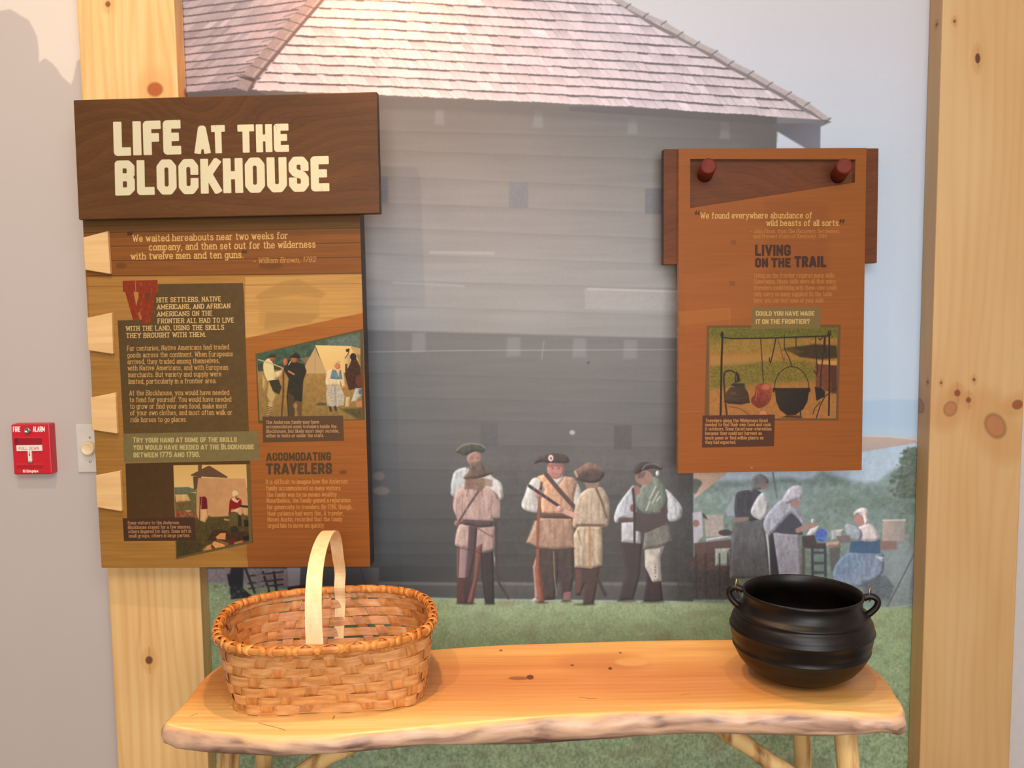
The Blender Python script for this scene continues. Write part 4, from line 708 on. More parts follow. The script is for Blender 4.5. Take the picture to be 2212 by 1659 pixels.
    cv.ell(250, 480, 40, 48, (176, 96, 62), soft=2, vol=4, va=.12, fold=.14); P([(180, 445), (240, 420), (300, 440), (290, 470), (200, 470)], (74, 66, 50), soft=2, vol=4, va=.12, fold=.14); cv.line([(55, 500), (250, 560), (380, 610)], 16, (196, 178, 142)); cv.line([(398, 640), (395, 960), (372, 1280)], 24, (110, 66, 36)); cv.ell(390, 635, 28, 26, (216, 142, 92), soft=2, vol=4, va=.12, fold=.14)
    P([(420, 560), (480, 500), (600, 540), (680, 560), (715, 660), (670, 790), (655, 1080), (560, 1080), (545, 1280), (460, 1280), (440, 1000), (470, 760), (400, 640)], (54, 48, 38), soft=2, n=.1, ns=4); P([(560, 1060), (655, 1080), (650, 1280), (600, 1280)], (112, 82, 52), soft=3); P([(455, 950), (545, 1000), (545, 1280), (465, 1280)], (96, 70, 46), a=.8, soft=3)
    cv.ell(545, 500, 46, 44, (182, 98, 66), soft=2, vol=4, va=.12, fold=.14); P([(480, 470), (560, 400), (620, 430), (625, 480), (560, 475)], (54, 50, 42), soft=2, vol=4, va=.12, fold=.14); cv.ell(425, 530, 30, 50, (206, 112, 76), soft=2, vol=4, va=.12, fold=.14); cv.line([(470, 660), (540, 700)], 26, (200, 124, 84)); cv.line([(470, 570), (500, 520)], 12, (226, 210, 176))
    cv.ell(560, 1130, 30, 40, (226, 140, 90), a=.6, soft=4)
    cv.zoom()
    P([(567, 901), (741, 899), (743, 953), (568, 957)], (98, 68, 46), soft=1.3)
    for s, x0, y0, x1, y1 in (("The Anderson family may have", 575, 916.4, 688.7, 915.5), ("accommodated some travelers inside the", 575.1, 925.8, 726.3, 925.1), ("Blockhouse, but likely most slept outside,", 575.4, 935.7, 731.8, 934.8), ("either in tents or under the stars.", 575.4, 945.3, 698.9, 944.5)):
        T(s, x0, y0, x1, y1, 6.4, (206, 150, 104), w=1.2)
    D_ = (88, 62, 36)
    T("ACCOMODATING", 574.7, 997, 715, 995.6, 18.2, D_, w=4.0, serif=False, bold=True, worn=.16); T("TRAVELERS", 574.7, 1026.2, 717.4, 1024.9, 24.5, D_, w=5.6, serif=False, bold=True, worn=.16)
    for s, x0, y0, x1, y1 in (("It is difficult to imagine how the Anderson", 574.7, 1045.6, 749.9, 1044.5), ("family accommodated so many visitors.", 575.3, 1059.7, 736.5, 1058.9), ("The family was by no means wealthy.", 576, 1073.4, 728.4, 1072.6), ("Nonetheless, the family gained a reputation", 576.5, 1085.9, 756.2, 1085),
                              ("for generosity to travelers. By 1796, though,", 577, 1100, 760.3, 1099.4), ("their patience had worn thin. A traveler,", 577.7, 1113.9, 742.4, 1113.2), ("Moses Austin, recorded that the family", 578.3, 1126.6, 738.8, 1125.7), ("urged him to move on quickly.", 579, 1140, 700.7, 1139.4)):
        T(s, x0, y0, x1, y1, 8.8, (222, 150, 88), w=1.15)
    for x, y in ((741, 1021), (712, 1192)): cv.ell(x, y, 8, 4, (112, 56, 22), a=.7, soft=4)
    return cv

def paint_right():
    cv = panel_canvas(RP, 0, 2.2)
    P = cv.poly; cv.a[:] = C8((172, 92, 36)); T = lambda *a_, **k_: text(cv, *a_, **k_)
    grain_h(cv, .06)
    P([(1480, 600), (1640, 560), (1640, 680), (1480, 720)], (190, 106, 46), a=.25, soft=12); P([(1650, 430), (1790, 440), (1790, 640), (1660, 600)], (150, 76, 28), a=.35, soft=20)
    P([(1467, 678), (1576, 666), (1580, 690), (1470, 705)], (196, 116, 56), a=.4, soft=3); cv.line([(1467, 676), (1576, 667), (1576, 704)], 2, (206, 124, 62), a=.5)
    for x, y in ((1584, 524), (1582, 613)): cv.rect(x - 6, y - 5, x + 6, y + 5, (146, 74, 30), a=.7, soft=2)
    cv.line([(1470, 890), (1525, 889)], 2, (194, 112, 52), a=.6)
    Q = (240, 184, 116); dk = (92, 46, 20)
    for x in (1503, 1509): cv.ell(x, 461, 2.6, 3.6, dk); cv.line([(x - 1, 463), (x + 2, 455)], 1.8, dk)
    for x in (1816, 1822): cv.ell(x, 478, 2.6, 3.6, dk); cv.line([(x + 1, 477), (x - 2, 485)], 1.8, dk)
    T("We found everywhere abundance of", 1513.5, 471.8, 1753.2, 471.6, 11.8, Q, w=1.7); T("wild beasts of all sorts.", 1656.3, 488, 1813.4, 488, 11.8, Q, w=1.7)
    T("– John Filson, from The Discovery, Settlement,", 1621.3, 503.7, 1813.4, 503.7, 7.6, (206, 130, 66), w=1.1, shear=.18); T("and Present State of Kentucky, 1784", 1627.8, 514.8, 1785.2, 514.6, 7.6, (206, 130, 66), w=1.1, shear=.18)
    D_ = (80, 40, 22)
    T("LIVING", 1630.9, 553.6, 1708.3, 553.6, 24.4, D_, w=5.4, serif=False, bold=True, worn=.13); T("ON THE", 1630.9, 578.7, 1708.3, 578.7, 20.8, D_, w=5.2, serif=False, bold=True, worn=.13); T("TRAIL", 1716, 578.4, 1785.2, 578.4, 24.4, D_, w=6.0, serif=False, bold=True, worn=.13)
    for s, y, x1 in (("Living on the frontier required many skills.", 599.7, 1803.3), ("Sometimes, those skills were all that many", 612.7, 1805), ("travelers could bring with them—one could", 626.2, 1805.7), ("only carry so many supplies! On the table", 640, 1796.6), ("here, you can test some of your skills.", 653.9, 1781)):
        T(s, 1629.6, y, x1, y, 8.6, (206, 132, 74), w=1.1)
    # photograph of the campfire kettles
    P([(1527, 704), (1816, 702), (1811, 909), (1522, 909)], (122, 80, 46), soft=1.2)
    cv.zoom(1510, 690, 5.722)
    P([(130, 110), (1712, 108), (1692, 1225), (130, 1225)], (176, 118, 58), soft=1, n=.07, ns=4, grad=((800, 400), (800, 1200), (186, 116, 66)))
    P([(130, 110), (1712, 108), (1712, 230), (1000, 250), (560, 250), (300, 300), (130, 320)], (116, 104, 36), soft=6, n=.13, ns=3); P([(130, 240), (900, 240), (1300, 260), (1300, 380), (800, 420), (130, 420)], (158, 122, 52), a=.7, soft=10, n=.1); P([(130, 580), (700, 520), (1300, 510), (1450, 560), (1430, 760), (900, 800), (500, 830), (130, 860)], (134, 110, 44), soft=14, n=.13, ns=3); P([(140, 460), (900, 440), (1000, 500), (500, 560), (140, 570)], (190, 132, 76), a=.7, soft=10)
    P([(1050, 360), (1300, 330), (1420, 310), (1700, 330), (1710, 480), (1500, 500), (1250, 470)], (72, 50, 26), soft=6, n=.1); P([(1000, 380), (1150, 360), (1300, 400), (1200, 430)], (104, 78, 36), a=.7, soft=6)
    P([(1440, 520), (1700, 520), (1705, 900), (1440, 880)], (126, 66, 44), soft=2, n=.1, ns=4); P([(1440, 515), (1708, 515), (1700, 572), (1460, 556)], (214, 150, 92), soft=2); P([(1620, 580), (1700, 580), (1700, 920), (1640, 920)], (84, 44, 32), a=.8, soft=5)
    P([(740, 1180), (770, 1130), (820, 1130), (840, 1180)], (224, 132, 84), soft=2)
    I_ = (48, 30, 22)
    cv.line([(285, 200), (290, 235), (280, 500), (275, 800), (268, 1190)], 24, I_); cv.ell(285, 195, 18, 44, I_); cv.line([(1610, 180), (1612, 700), (1604, 1190)], 20, I_); cv.line([(1590, 200), (1600, 150), (1622, 145), (1630, 200)], 11, I_)
    cv.line([(290, 225), (400, 240), (700, 238), (960, 232), (1300, 220), (1600, 208)], 15, I_)
    cv.line([(762, 245), (780, 520), (796, 800)], 11, (70, 36, 24)); cv.line([(952, 230), (915, 420), (885, 540), (870, 510), (872, 480)], 13, I_); cv.line([(975, 240), (1010, 370), (1030, 450), (1050, 525), (1058, 470)], 10, (110, 76, 50)); cv.line([(1055, 200), (1055, 370), (1110, 470), (1150, 590)], 10, I_); cv.line([(1198, 210), (1200, 350)], 11, I_)
    cv.line([(1440, 220), (1446, 420), (1466, 640), (1450, 690), (1425, 640)], 11, I_); cv.line([(1480, 240), (1500, 260), (1530, 215)], 12, I_); cv.line([(1550, 215), (1540, 400), (1510, 640), (1500, 840)], 16, (64, 40, 30)); cv.line([(1560, 220), (1555, 420)], 12, I_)
    P([(1430, 840), (1510, 850), (1560, 900), (1550, 960), (1450, 1010)], (48, 34, 28), soft=2); cv.line([(1700, 850), (1560, 950), (1500, 1060), (1450, 1220)], 14, (74, 46, 30)); cv.line([(1500, 1020), (1430, 1100), (1410, 1170)], 12, (84, 54, 34))
    # hanging kettle, meat, cauldron
    cv.line([(345, 1180), (330, 1050), (318, 900), (308, 720), (330, 650), (390, 635), (440, 660)], 22, (74, 46, 34), sp=True); P([(440, 720), (460, 640), (500, 690), (510, 770), (440, 790)], (54, 40, 32), soft=2); cv.line([(460, 700), (460, 760)], 10, (130, 104, 76))
    P([(312, 1010), (340, 900), (390, 840), (560, 830), (610, 910), (630, 1030), (520, 1056), (360, 1046)], (84, 60, 44), soft=2, n=.06, grad=((360, 900), (600, 1000), (74, 46, 34))); P([(385, 815), (420, 792), (560, 796), (572, 830), (480, 846)], (64, 46, 36), soft=2); cv.line([(320, 1015), (480, 1035), (620, 1025)], 16, (58, 38, 30)); cv.line([(400, 930), (410, 905), (430, 930), (440, 905), (465, 935)], 6, (150, 110, 76), a=.8); cv.line([(330, 960), (480, 985), (615, 965)], 5, (112, 80, 56), a=.7)
    cv.line([(380, 1080), (500, 1100), (620, 1180)], 8, (104, 60, 36))
    P([(700, 840), (760, 795), (850, 795), (895, 850), (898, 940), (860, 1040), (760, 1098), (700, 1080), (650, 1030), (650, 980), (690, 920)], (164, 74, 52), soft=2, sp=True, n=.12, ns=3, grad=((820, 850), (700, 1060), (132, 48, 36))); cv.ell(830, 840, 50, 34, (206, 120, 86), a=.8, soft=5); cv.line([(720, 880), (700, 1000)], 12, (206, 110, 80), a=.7); cv.line([(770, 900), (740, 1040)], 10, (112, 36, 28), a=.6)
    t = np.linspace(np.pi, 0, 16); cv.line(list(np.stack([1145 + 212 * np.cos(t), 850 - 262 * np.sin(t)], -1)), 9, I_)
    P([(925, 850), (1362, 850), (1358, 900), (1340, 1020), (1290, 1110), (1200, 1180), (1090, 1190), (1000, 1120), (955, 1020), (940, 900)], (58, 42, 34), soft=2, n=.05, grad=((950, 900), (1330, 1100), (46, 30, 26))); cv.line([(922, 862), (1140, 882), (1364, 862)], 26, (52, 36, 30)); cv.line([(935, 850), (1140, 862), (1352, 850)], 5, (112, 82, 60), a=.7); cv.line([(1255, 1140), (1252, 1190)], 14, I_); P([(1010, 1215), (1100, 1185), (1270, 1195), (1270, 1225)], (92, 48, 34), soft=4); cv.ell(922, 885, 10, 22, I_); cv.ell(1364, 885, 10, 22, I_)
    cv.zoom()
    P([(1623, 665), (1773, 664), (1772, 710), (1623, 711)], (140, 106, 66), soft=1.3)
    T("^COULD YOU HAVE MADE", 1632.6, 683.2, 1759.4, 683, 11.2, (226, 180, 122), w=2.25, serif=False, bold=True, small=.92); T("IT ON THE ^FRONTIER?", 1632.6, 700.8, 1749.3, 700.6, 11.2, (226, 180, 122), w=2.25, serif=False, bold=True, small=.95)
    P([(1518, 898), (1674, 896), (1672, 964), (1517, 967)], (92, 50, 34), soft=1.3)
    for s, x0, x1, y in (("Travelers along the Wilderness Road", 1524.9, 1657.7, 911.8), ("needed to find their own food and cook", 1524.3, 1664.7, 920.6), ("it outdoors. Some faced near-starvation", 1524.3, 1666, 929.7), ("because they could not harvest as", 1524.3, 1645.4, 939.2), ("much game or find edible plants as", 1524.3, 1649, 948.9), ("they had expected.", 1524.3, 1589.5, 958.5)):
        T(s, x0, y, x1, y, 6.4, (224, 150, 98), w=1.2)
    cv.ell(1624, 1010, 3, 2, (206, 130, 80), soft=1)
    return cv

def rings(cv, x, y, k, amt, dark):
    """swirling figure of flat-sawn veneer: k * field of distances with warps"""
    pass

def wood_figure(cv, base, dark, centres, freq, amt, pores=.05, horiz=True):
    h, w = cv.h, cv.w
    yy, xx = np.mgrid[0:h, 0:w].astype(float)
    u = xx / w; v = yy / h
    f = v * 1.0 if horiz else u * 1.0
    a = fbm(h, w, h * .30, w * .28, 3) * .16
    for cx, cy, rx, ry, s in centres:
        f = f + s * np.exp(-(((u - cx) / rx) ** 2 + ((v - cy) / ry) ** 2))
    ph = (f + a * .4) * freq
    band = .5 + .5 * np.sin(ph * 2 * np.pi); fine = np.clip(1 - np.abs(((ph * 1.0) % 1) - .5) * 9, 0, 1)
    wide = fbm(h, w, h * .35, w * .35, 3)
    st = fbm(h, w, 1.5, 26, 2) if horiz else fbm(h, w, 26, 1.5, 2)
    thin = np.clip(1 - np.abs(((ph * 3.0 + .6 * fbm(h, w, 30, 60, 2)) % 1) - .5) * 14, 0, 1) * np.clip(.7 + fbm(h, w, 80, 120, 2), 0, 1)
    m = np.clip(amt * (.34 * band + .30 * fine + .75 * thin) + .30 * wide + pores * st * 2, -.4, 1)[..., None]
    cv.a = C8(base) * (1 - m) + C8(dark) * m

def paint_title():
    cv = panel_canvas(TB, 0, 2.0)
    wood_figure(cv, (112, 72, 37), (68, 40, 19), [(.40, .12, .16, .30, -.34), (.66, .40, .22, .22, -.20), (.18, .30, .16, .30, .26), (.90, .45, .20, .20, .20), (.3, .8, .25, .2, .12)], 8, .42, pores=.10)
    cv.a *= (1 + .05 * fbm(cv.h, cv.w, 2, 40, 2))[..., None]
    C_ = (255, 244, 210)
    def T(s, x0, y0, x1, y1, cap, w): text(cv, s, x0, y0, x1, y1, cap, C_, w=w, serif=False, bold=True, worn=.06)
    T("LIFE", 246, 337.5, 392.5, 333.5, 74.5, 18.5); T("AT", 421, 333, 488, 331, 61, 14.5); T("THE", 514, 330.5, 625, 328, 61, 15)
    T("BLOCKHOUSE", 249, 423, 712, 413, 76, 17.5)
    m = fbm(cv.h, cv.w, 5, 5, 2)   # uneven inked edges
    return cv

def paint_dark_board(corners):
    cv = panel_canvas(corners, 0, 1.5)
    wood_figure(cv, (124, 70, 34), (80, 42, 20), [(.3, .5, .3, .3, .2), (.75, .35, .3, .3, -.2)], 6, .4, pores=.16)
    return cv

def paint_post(corners, knots, base=(232, 190, 128), dark=(206, 146, 78), gr=1.0):
    cv = panel_canvas(corners, 0, 0.8)
    h, w = cv.h, cv.w
    yy, xx = np.mgrid[0:h, 0:w].astype(float); u = xx / w
    q = cv.map(np.array([k[:2] for k in knots], float))
    warp = np.zeros((h, w))
    for (kx, ky), k in zip(q, knots):
        r = k[2] * cv.k; dx, dy = xx - kx, yy - ky
        warp += np.sign(dx) * np.minimum(np.abs(dx), 3 * r) / w * .8 * np.exp(-(dx / (4 * r)) ** 2 - (dy / (9 * r)) ** 2)
    ph = (u - warp) * 9 + 1.1 * fbm(h, w, h * .25, w * .35, 2)
    line = np.clip(1 - np.abs((ph % 1) - .5) * 3.2, 0, 1)
    m = np.clip(gr * .30 * line + gr * .22 * fbm(h, w, 300, 6, 3) + .25 * fbm(h, w, 200, w * .4, 2), -.2, 1)[..., None]
    cv.a = C8(base) * (1 - m) + C8(dark) * m
    for k in knots:
        x, y, r = k[:3]; col = k[3] if len(k) > 3 else (150, 84, 40); rot = k[4] if len(k) > 4 else 0
        ay = k[5] if len(k) > 5 else 1.1
        cv.ell(x, y, r * 2.6, r * 3.4 * ay, dark, a=.35, soft=r * 2.2, rot=rot); cv.ell(x, y, r * 1.1, r * 1.1 * ay, tuple(np.array(col) * .62), a=.7, soft=r * .5, rot=rot)
        cv.ell(x, y, r * .92, r * .92 * ay, col, a=.85, soft=r * .5, rot=rot); cv.ell(x + r * .15, y + r * .1, r * .45, r * .4 * ay, tuple(np.array(col) * .93), a=.5, soft=r * .4, rot=rot)
        if r < 9:
            cv.line([(x, y - r * 4), (x + 1, y - r)], r * .35, tuple(np.array(col) * .8), a=.25, soft=3); cv.line([(x + 1, y + r), (x + 2, y + r * 4)], r * .35, tuple(np.array(col) * .8), a=.25, soft=3)
    return cv
# ------------------------------------------------------------------ materials
def nt(name):
    m = bpy.data.materials.new(name); m.use_nodes = True
    return m, m.node_tree.nodes, m.node_tree.links, m.node_tree.nodes['Principled BSDF']

def lin(c):
    c = np.array(c, float) / 255; return tuple(np.where(c <= .04045, c / 12.92, ((c + .055) / 1.055) ** 2.4)) + (1,)

def mat_image(name, img, rough=.5, bump=0.0, spec=.4):
    m, n, l, b = nt(name)
    t = n.new('ShaderNodeTexImage'); t.image = img; t.interpolation = 'Cubic'; t.extension = 'EXTEND'
    l.new(t.outputs[0], b.inputs['Base Color']); b.inputs['Roughness'].default_value = rough; b.inputs['Specular IOR Level'].default_value = spec
    return m

def mat_noise(name, c1, c2, scale=(8, 8, 8), detail=4, rough=.6, bump=0.0, spec=.4, metal=0.0, ramp=(.35, .65), rnd=0.0, bscale=None, coord='Object'):
    m, n, l, b = nt(name)
    tc = n.new('ShaderNodeTexCoord'); mp = n.new('ShaderNodeMapping'); mp.inputs['Scale'].default_value = scale
    no = n.new('ShaderNodeTexNoise'); no.inputs['Scale'].default_value = 1; no.inputs['Detail'].default_value = detail
    cr = n.new('ShaderNodeValToRGB'); cr.color_ramp.elements[0].position = ramp[0]; cr.color_ramp.elements[1].position = ramp[1]
    cr.color_ramp.elements[0].color = lin(c1); cr.color_ramp.elements[1].color = lin(c2)
    l.new(tc.outputs[coord], mp.inputs[0]); l.new(mp.outputs[0], no.inputs[0]); l.new(no.outputs[0], cr.inputs[0])
    out = cr.outputs[0]
    if rnd:
        oi = n.new('ShaderNodeObjectInfo'); mr = n.new('ShaderNodeMapRange'); mr.inputs[3].default_value = 1 - rnd; mr.inputs[4].default_value = 1 + rnd
        hs = n.new('ShaderNodeHueSaturation'); l.new(oi.outputs['Random'], mr.inputs[0]); l.new(mr.outputs[0], hs.inputs['Value']); l.new(out, hs.inputs['Color']); out = hs.outputs[0]
    l.new(out, b.inputs['Base Color'])
    b.inputs['Roughness'].default_value = rough; b.inputs['Specular IOR Level'].default_value = spec; b.inputs['Metallic'].default_value = metal
    if bump:
        bp = n.new('ShaderNodeBump'); bp.inputs['Strength'].default_value = bump; bp.inputs['Distance'].default_value = .002
        l.new(no.outputs[0], bp.inputs['Height']); l.new(bp.outputs[0], b.inputs['Normal'])
    return m

# ------------------------------------------------------------------ mesh helpers
def link(name, me, parent=None, mats=(), kind=None):
    o = bpy.data.objects.new(name, me); COL.objects.link(o)
    for m in mats: me.materials.append(m)
    if parent: o.parent = parent
    if kind: o['kind'] = kind
    return o

def bm_obj(name, bm, mats, parent=None, smooth=False, kind=None):
    bmesh.ops.recalc_face_normals(bm, faces=bm.faces)
    me = bpy.data.meshes.new(name); bm.to_mesh(me); bm.free()
    if smooth:
        for p in me.polygons: p.use_smooth = True
    return link(name, me, parent, mats if isinstance(mats, (list, tuple)) else [mats], kind)

def tag(o, label, cat, group=None):
    o['label'] = label; o['category'] = cat
    if group: o['group'] = group
    return o

def thing(name, label, cat, M=None, loc=None, group=None):
    o = bpy.data.objects.new(name, None); COL.objects.link(o); o.empty_display_size = .05
    if M is not None: o.matrix_world = M
    if loc is not None: o.location = loc
    return tag(o, label, cat, group)

def bm_box(bm, x0, x1, y0, y1, z0, z1, bev=0.0, seg=2):
    r = bmesh.ops.create_cube(bm, size=1)
    vs = r['verts']
    for v in vs: v.co = Vector((x0 if v.co.x < 0 else x1, y0 if v.co.y < 0 else y1, z0 if v.co.z < 0 else z1))
    if bev:
        es = list({e for v in vs for e in v.link_edges})
        bmesh.ops.bevel(bm, geom=es, offset=bev, segments=seg, affect='EDGES', profile=.5)
    return bm

def box_obj(name, x0, x1, y0, y1, z0, z1, mat, parent=None, bev=.002, kind=None):
    bm = bmesh.new(); bm_box(bm, x0, x1, y0, y1, z0, z1, bev); return bm_obj(name, bm, mat, parent, kind=kind)

def front_uv(o, x0, x1, z0, z1, front=0, side=None):
    """planar UV from the front (x, z); faces not looking to -y take the second material when there is one"""
    me = o.data; uv = me.uv_layers.new(name='UVMap')
    for p in me.polygons:
        for li in p.loop_indices:
            c = me.vertices[me.loops[li].vertex_index].co; uv.data[li].uv = ((c.x - x0) / (x1 - x0), (c.z - z0) / (z1 - z0))
        if side is not None: p.material_index = front if p.normal.y < -.5 else side

def tube(bm, pts, radii, seg=10, cap=True, closed=False):
    pts = [Vector(p) for p in pts]; N = len(pts); ring = []
    up = None
    for i, p in enumerate(pts):
        if closed: t = pts[(i + 1) % N] - pts[i - 1]
        else: t = pts[min(i + 1, N - 1)] - pts[max(i - 1, 0)]
        t.normalize()
        if up is None: up = t.orthogonal().normalized()
        up = (up - t * up.dot(t)).normalized(); s = t.cross(up); r = radii[i] if hasattr(radii, '__len__') else radii
        ring.append([bm.verts.new(p + (up * math.cos(a) + s * math.sin(a)) * r) for a in np.linspace(0, 2 * math.pi, seg, endpoint=False)])
    for i in range(N if closed else N - 1):
        A, B = ring[i], ring[(i + 1) % N]
        off = 0
        if closed and i == N - 1: off = min(range(seg), key=lambda k: (A[0].co - B[k].co).length)
        for k in range(seg): bm.faces.new((A[k], A[(k + 1) % seg], B[(k + 1 + off) % seg], B[(k + off) % seg]))
    if cap and not closed: bm.faces.new(ring[0][::-1]); bm.faces.new(ring[-1])

def lathe(bm, prof, seg=48, M=None):
    rings = []
    for r, z in prof:
        if r < 1e-6: rings.append([bm.verts.new((0, 0, z))])
        else: rings.append([bm.verts.new((r * math.cos(a), r * math.sin(a), z)) for a in np.linspace(0, 2 * math.pi, seg, endpoint=False)])
    vs = [v for q in rings for v in q]
    for A, B in zip(rings[:-1], rings[1:]):
        for k in range(seg):
            j = (k + 1) % seg
            if len(A) == 1 and len(B) == 1: continue
            if len(A) == 1: bm.faces.new((A[0], B[k], B[j]))
            elif len(B) == 1: bm.faces.new((A[k], A[j], B[0]))
            else: bm.faces.new((A[k], A[j], B[j], B[k]))
    if M is not None: bmesh.ops.transform(bm, matrix=M, verts=vs)

def strip(bm, mid, nrm, wid, thick):
    """flat splint: centre line, surface normals, half-width vectors and thickness"""
    prev = None; first = None
    for p, n_, w_ in zip(mid, nrm, wid):
        p, n_, w_ = Vector(p), Vector(n_), Vector(w_)
        q = [bm.verts.new(p + w_ + n_ * thick / 2), bm.verts.new(p - w_ + n_ * thick / 2), bm.verts.new(p - w_ - n_ * thick / 2), bm.verts.new(p + w_ - n_ * thick / 2)]
        if prev:
            for k in range(4): bm.faces.new((prev[k], prev[(k + 1) % 4], q[(k + 1) % 4], q[k]))
        else: first = q
        prev = q
    return first, prev

# ------------------------------------------------------------------ the room
wallpaint = mat_noise('wall_paint', (198, 190, 186), (202, 194, 190), (60, 60, 60), rough=.85, bump=.05)
RX0, RX1, RY0, RZ1 = -2.6, 2.4, -5.2, 3.0
box_obj('wall_back', RX0, RX1, 0.0, .12, 0, RZ1, wallpaint, kind='structure', bev=0)
box_obj('wall_left', RX0 - .12, RX0, RY0, .12, 0, RZ1, wallpaint, kind='structure', bev=0)
box_obj('wall_right', RX1, RX1 + .12, RY0, .12, 0, RZ1, wallpaint, kind='structure', bev=0)
box_obj('wall_front', RX0 - .12, RX1 + .12, RY0 - .12, RY0, 0, RZ1, wallpaint, kind='structure', bev=0)
floor_m = mat_noise('floor_carpet', (96, 84, 70), (120, 106, 90), (90, 90, 90), rough=.95, bump=.3)
box_obj('floor', RX0 - .12, RX1 + .12, RY0 - .12, .12, -.1, 0, floor_m, kind='structure', bev=0)
ceil_m = mat_noise('ceiling_paint', (214, 208, 200), (222, 216, 208), (30, 30, 30), rough=.9)
box_obj('ceiling', RX0 - .12, RX1 + .12, RY0 - .12, .12, RZ1, RZ1 + .1, ceil_m, kind='structure', bev=0)

def print_sheet(name, x0, x1, z0, z1, img, label, cat, rough, th=.0015, spec=.35):
    bm = bmesh.new(); bm_box(bm, x0, x1, -th - .0004, -.0004, z0, z1)
    o = bm_obj(name, bm, [mat_image(name + '_print', img, rough, spec=spec)]); front_uv(o, x0, x1, z0, z1)
    return tag(o, label, cat)

print_sheet('wall_mural', MX0, MX1, MZ0, MZ1, paint_mural().image('mural_print', GAIN['mural']),
            'large printed wall mural of men in colonial dress before a shingled log blockhouse', 'mural', .42)
print_sheet('treeline_mural', -2.0, MX0 - .001, MZ0, MZ1, paint_treeline(-2.0, MX0 - .001, MZ0, MZ1).image('treeline_print', GAIN['wall']),
            'pale wall print with grey treeline silhouette left of the left pine post', 'mural', .8, spec=.2)

# ------------------------------------------------------------------ pine posts
def post(name, x0, x1, depth, corners, knots, label, gain, gr=1.0):
    H = 2.99
    P = np.array([at_y(x, y, -depth) for x, y in corners])
    zt, zb = P[:2, 2].mean(), P[2:, 2].mean()
    cv = paint_post(corners, knots, gr=gr)
    m = mat_image(name + '_wood', cv.image(name + '_grain', gain), .45, spec=.35)
    bm = bmesh.new(); bm_box(bm, x0, x1, -depth, -.0025, 0, H, .003)
    o = bm_obj(name, bm, [m]); me = o.data; uv = me.uv_layers.new(name='UVMap')
    for p in me.polygons:
        side = abs(p.normal.x) > .7
        for li in p.loop_indices:
            c = me.vertices[me.loops[li].vertex_index].co
            u = (c.x - x0) / (x1 - x0)
            if side: u = (.06 + (c.y + depth) / (x1 - x0) * .5) if p.normal.x < 0 else (.94 - (c.y + depth) / (x1 - x0) * .5)
            uv.data[li].uv = (u, (c.z - zb) / (zt - zb))
    return tag(o, label, 'post')

def px_x(x, y, Y): return float(at_y(x, y, Y)[0])
lx0 = (px_x(165, 0, -.06) + px_x(255, 1659, -.06)) / 2; lx1 = (px_x(386, 0, -.06) + px_x(441, 1659, -.06)) / 2
def post_corners(x0, x1, d):
    zt, zb = 2.25, .30
    return [tuple(proj((x0, -d, zt))), tuple(proj((x1, -d, zt))), tuple(proj((x1, -d, zb))), tuple(proj((x0, -d, zb)))]
post('pine_post', lx0, lx1, .06, post_corners(lx0, lx1, .06),
     [(335, 193, 15, (186, 92, 38), 0, .9), (233, 9, 5), (322, 1426, 7, (120, 72, 44)), (250, 700, 9)],
     'square pine post behind the title sign, one round knot near its top', GAIN['post'])
rx0 = (px_x(2038, 0, -.07) + px_x(1985, 1659, -.07)) / 2; rx1 = (px_x(2205, 1000, -.07) + px_x(2182, 1659, -.07)) / 2
post('pine_post', rx0, rx1, .07, post_corners(rx0, rx1, .07),
     [(2112, 126, 5, (112, 60, 30), 0, 2.0), (2150, 920, 20, (206, 140, 84), -.5, 1.3), (2053, 883, 13, (206, 140, 84), .5, 1.2), (2068, 849, 6, (160, 84, 46)), (2092, 864, 5, (160, 84, 46)), (2104, 820, 3), (2033, 827, 2.5), (2198, 874, 9, (176, 96, 50), 1.2, 1.2), (2062, 46, 3)],
     'square pine post at the right edge with a cluster of oval knots', GAIN['post2'], .45)

# ------------------------------------------------------------------ left sign: title board, printed panel, dovetail blocks
edge_dark = mat_noise('sign_edge', (46, 36, 34), (62, 48, 42), (20, 20, 60), rough=.5)
ML, wl, hl = fit_board(LP, -.130)
rootM = ML @ Matrix.Translation((0, 0, -hl / 2))
sign = thing('exhibit_sign', 'tall brown exhibit sign headed LIFE AT THE BLOCKHOUSE on the left pine post', 'sign', rootM)
upx = 60 / np.linalg.norm(np.array(LP[3]) - np.array(LP[0])) * hl
bm = bmesh.new(); bm_box(bm, -wl / 2, wl / 2, 0, .046, 0, hl + upx, .0015)
pm = mat_image('left_panel_print', paint_left().image('left_panel', GAIN['panel']), .5, spec=.22)
o = bm_obj('graphic_panel', bm, [pm, edge_dark], sign); front_uv(o, -wl / 2, wl / 2, 0, hl + upx, 0, 1)
MT, wt, ht = fit_board(TB, -.160)
bm = bmesh.new(); bm_box(bm, -wt / 2, wt / 2, 0, .022, -ht / 2, ht / 2, .002)
tm = mat_image('title_print', paint_title().image('title_board', GAIN['title']), .46, spec=.22)
o = bm_obj('title_board', bm, [tm, edge_dark], sign); front_uv(o, -wt / 2, wt / 2, -ht / 2, ht / 2, 0, 1)
o.matrix_parent_inverse = Matrix.Identity(4); o.matrix_basis = rootM.inverted() @ MT
block_m = mat_noise('dovetail_maple', (214, 170, 112), (226, 184, 126), (6, 30, 90), rough=.5, rnd=.04)
ri = rootM.inverted(); TK = .011
def on_plane(x, y, dy):
    """pixel to the sign's own frame, on the plane dy in front of the printed face"""
    o_ = ri @ Vector(CAM); d_ = (ri.to_3x3() @ Vector(ray(x, y))); t = (-dy - o_.y) / d_.y; return o_ + d_ * t
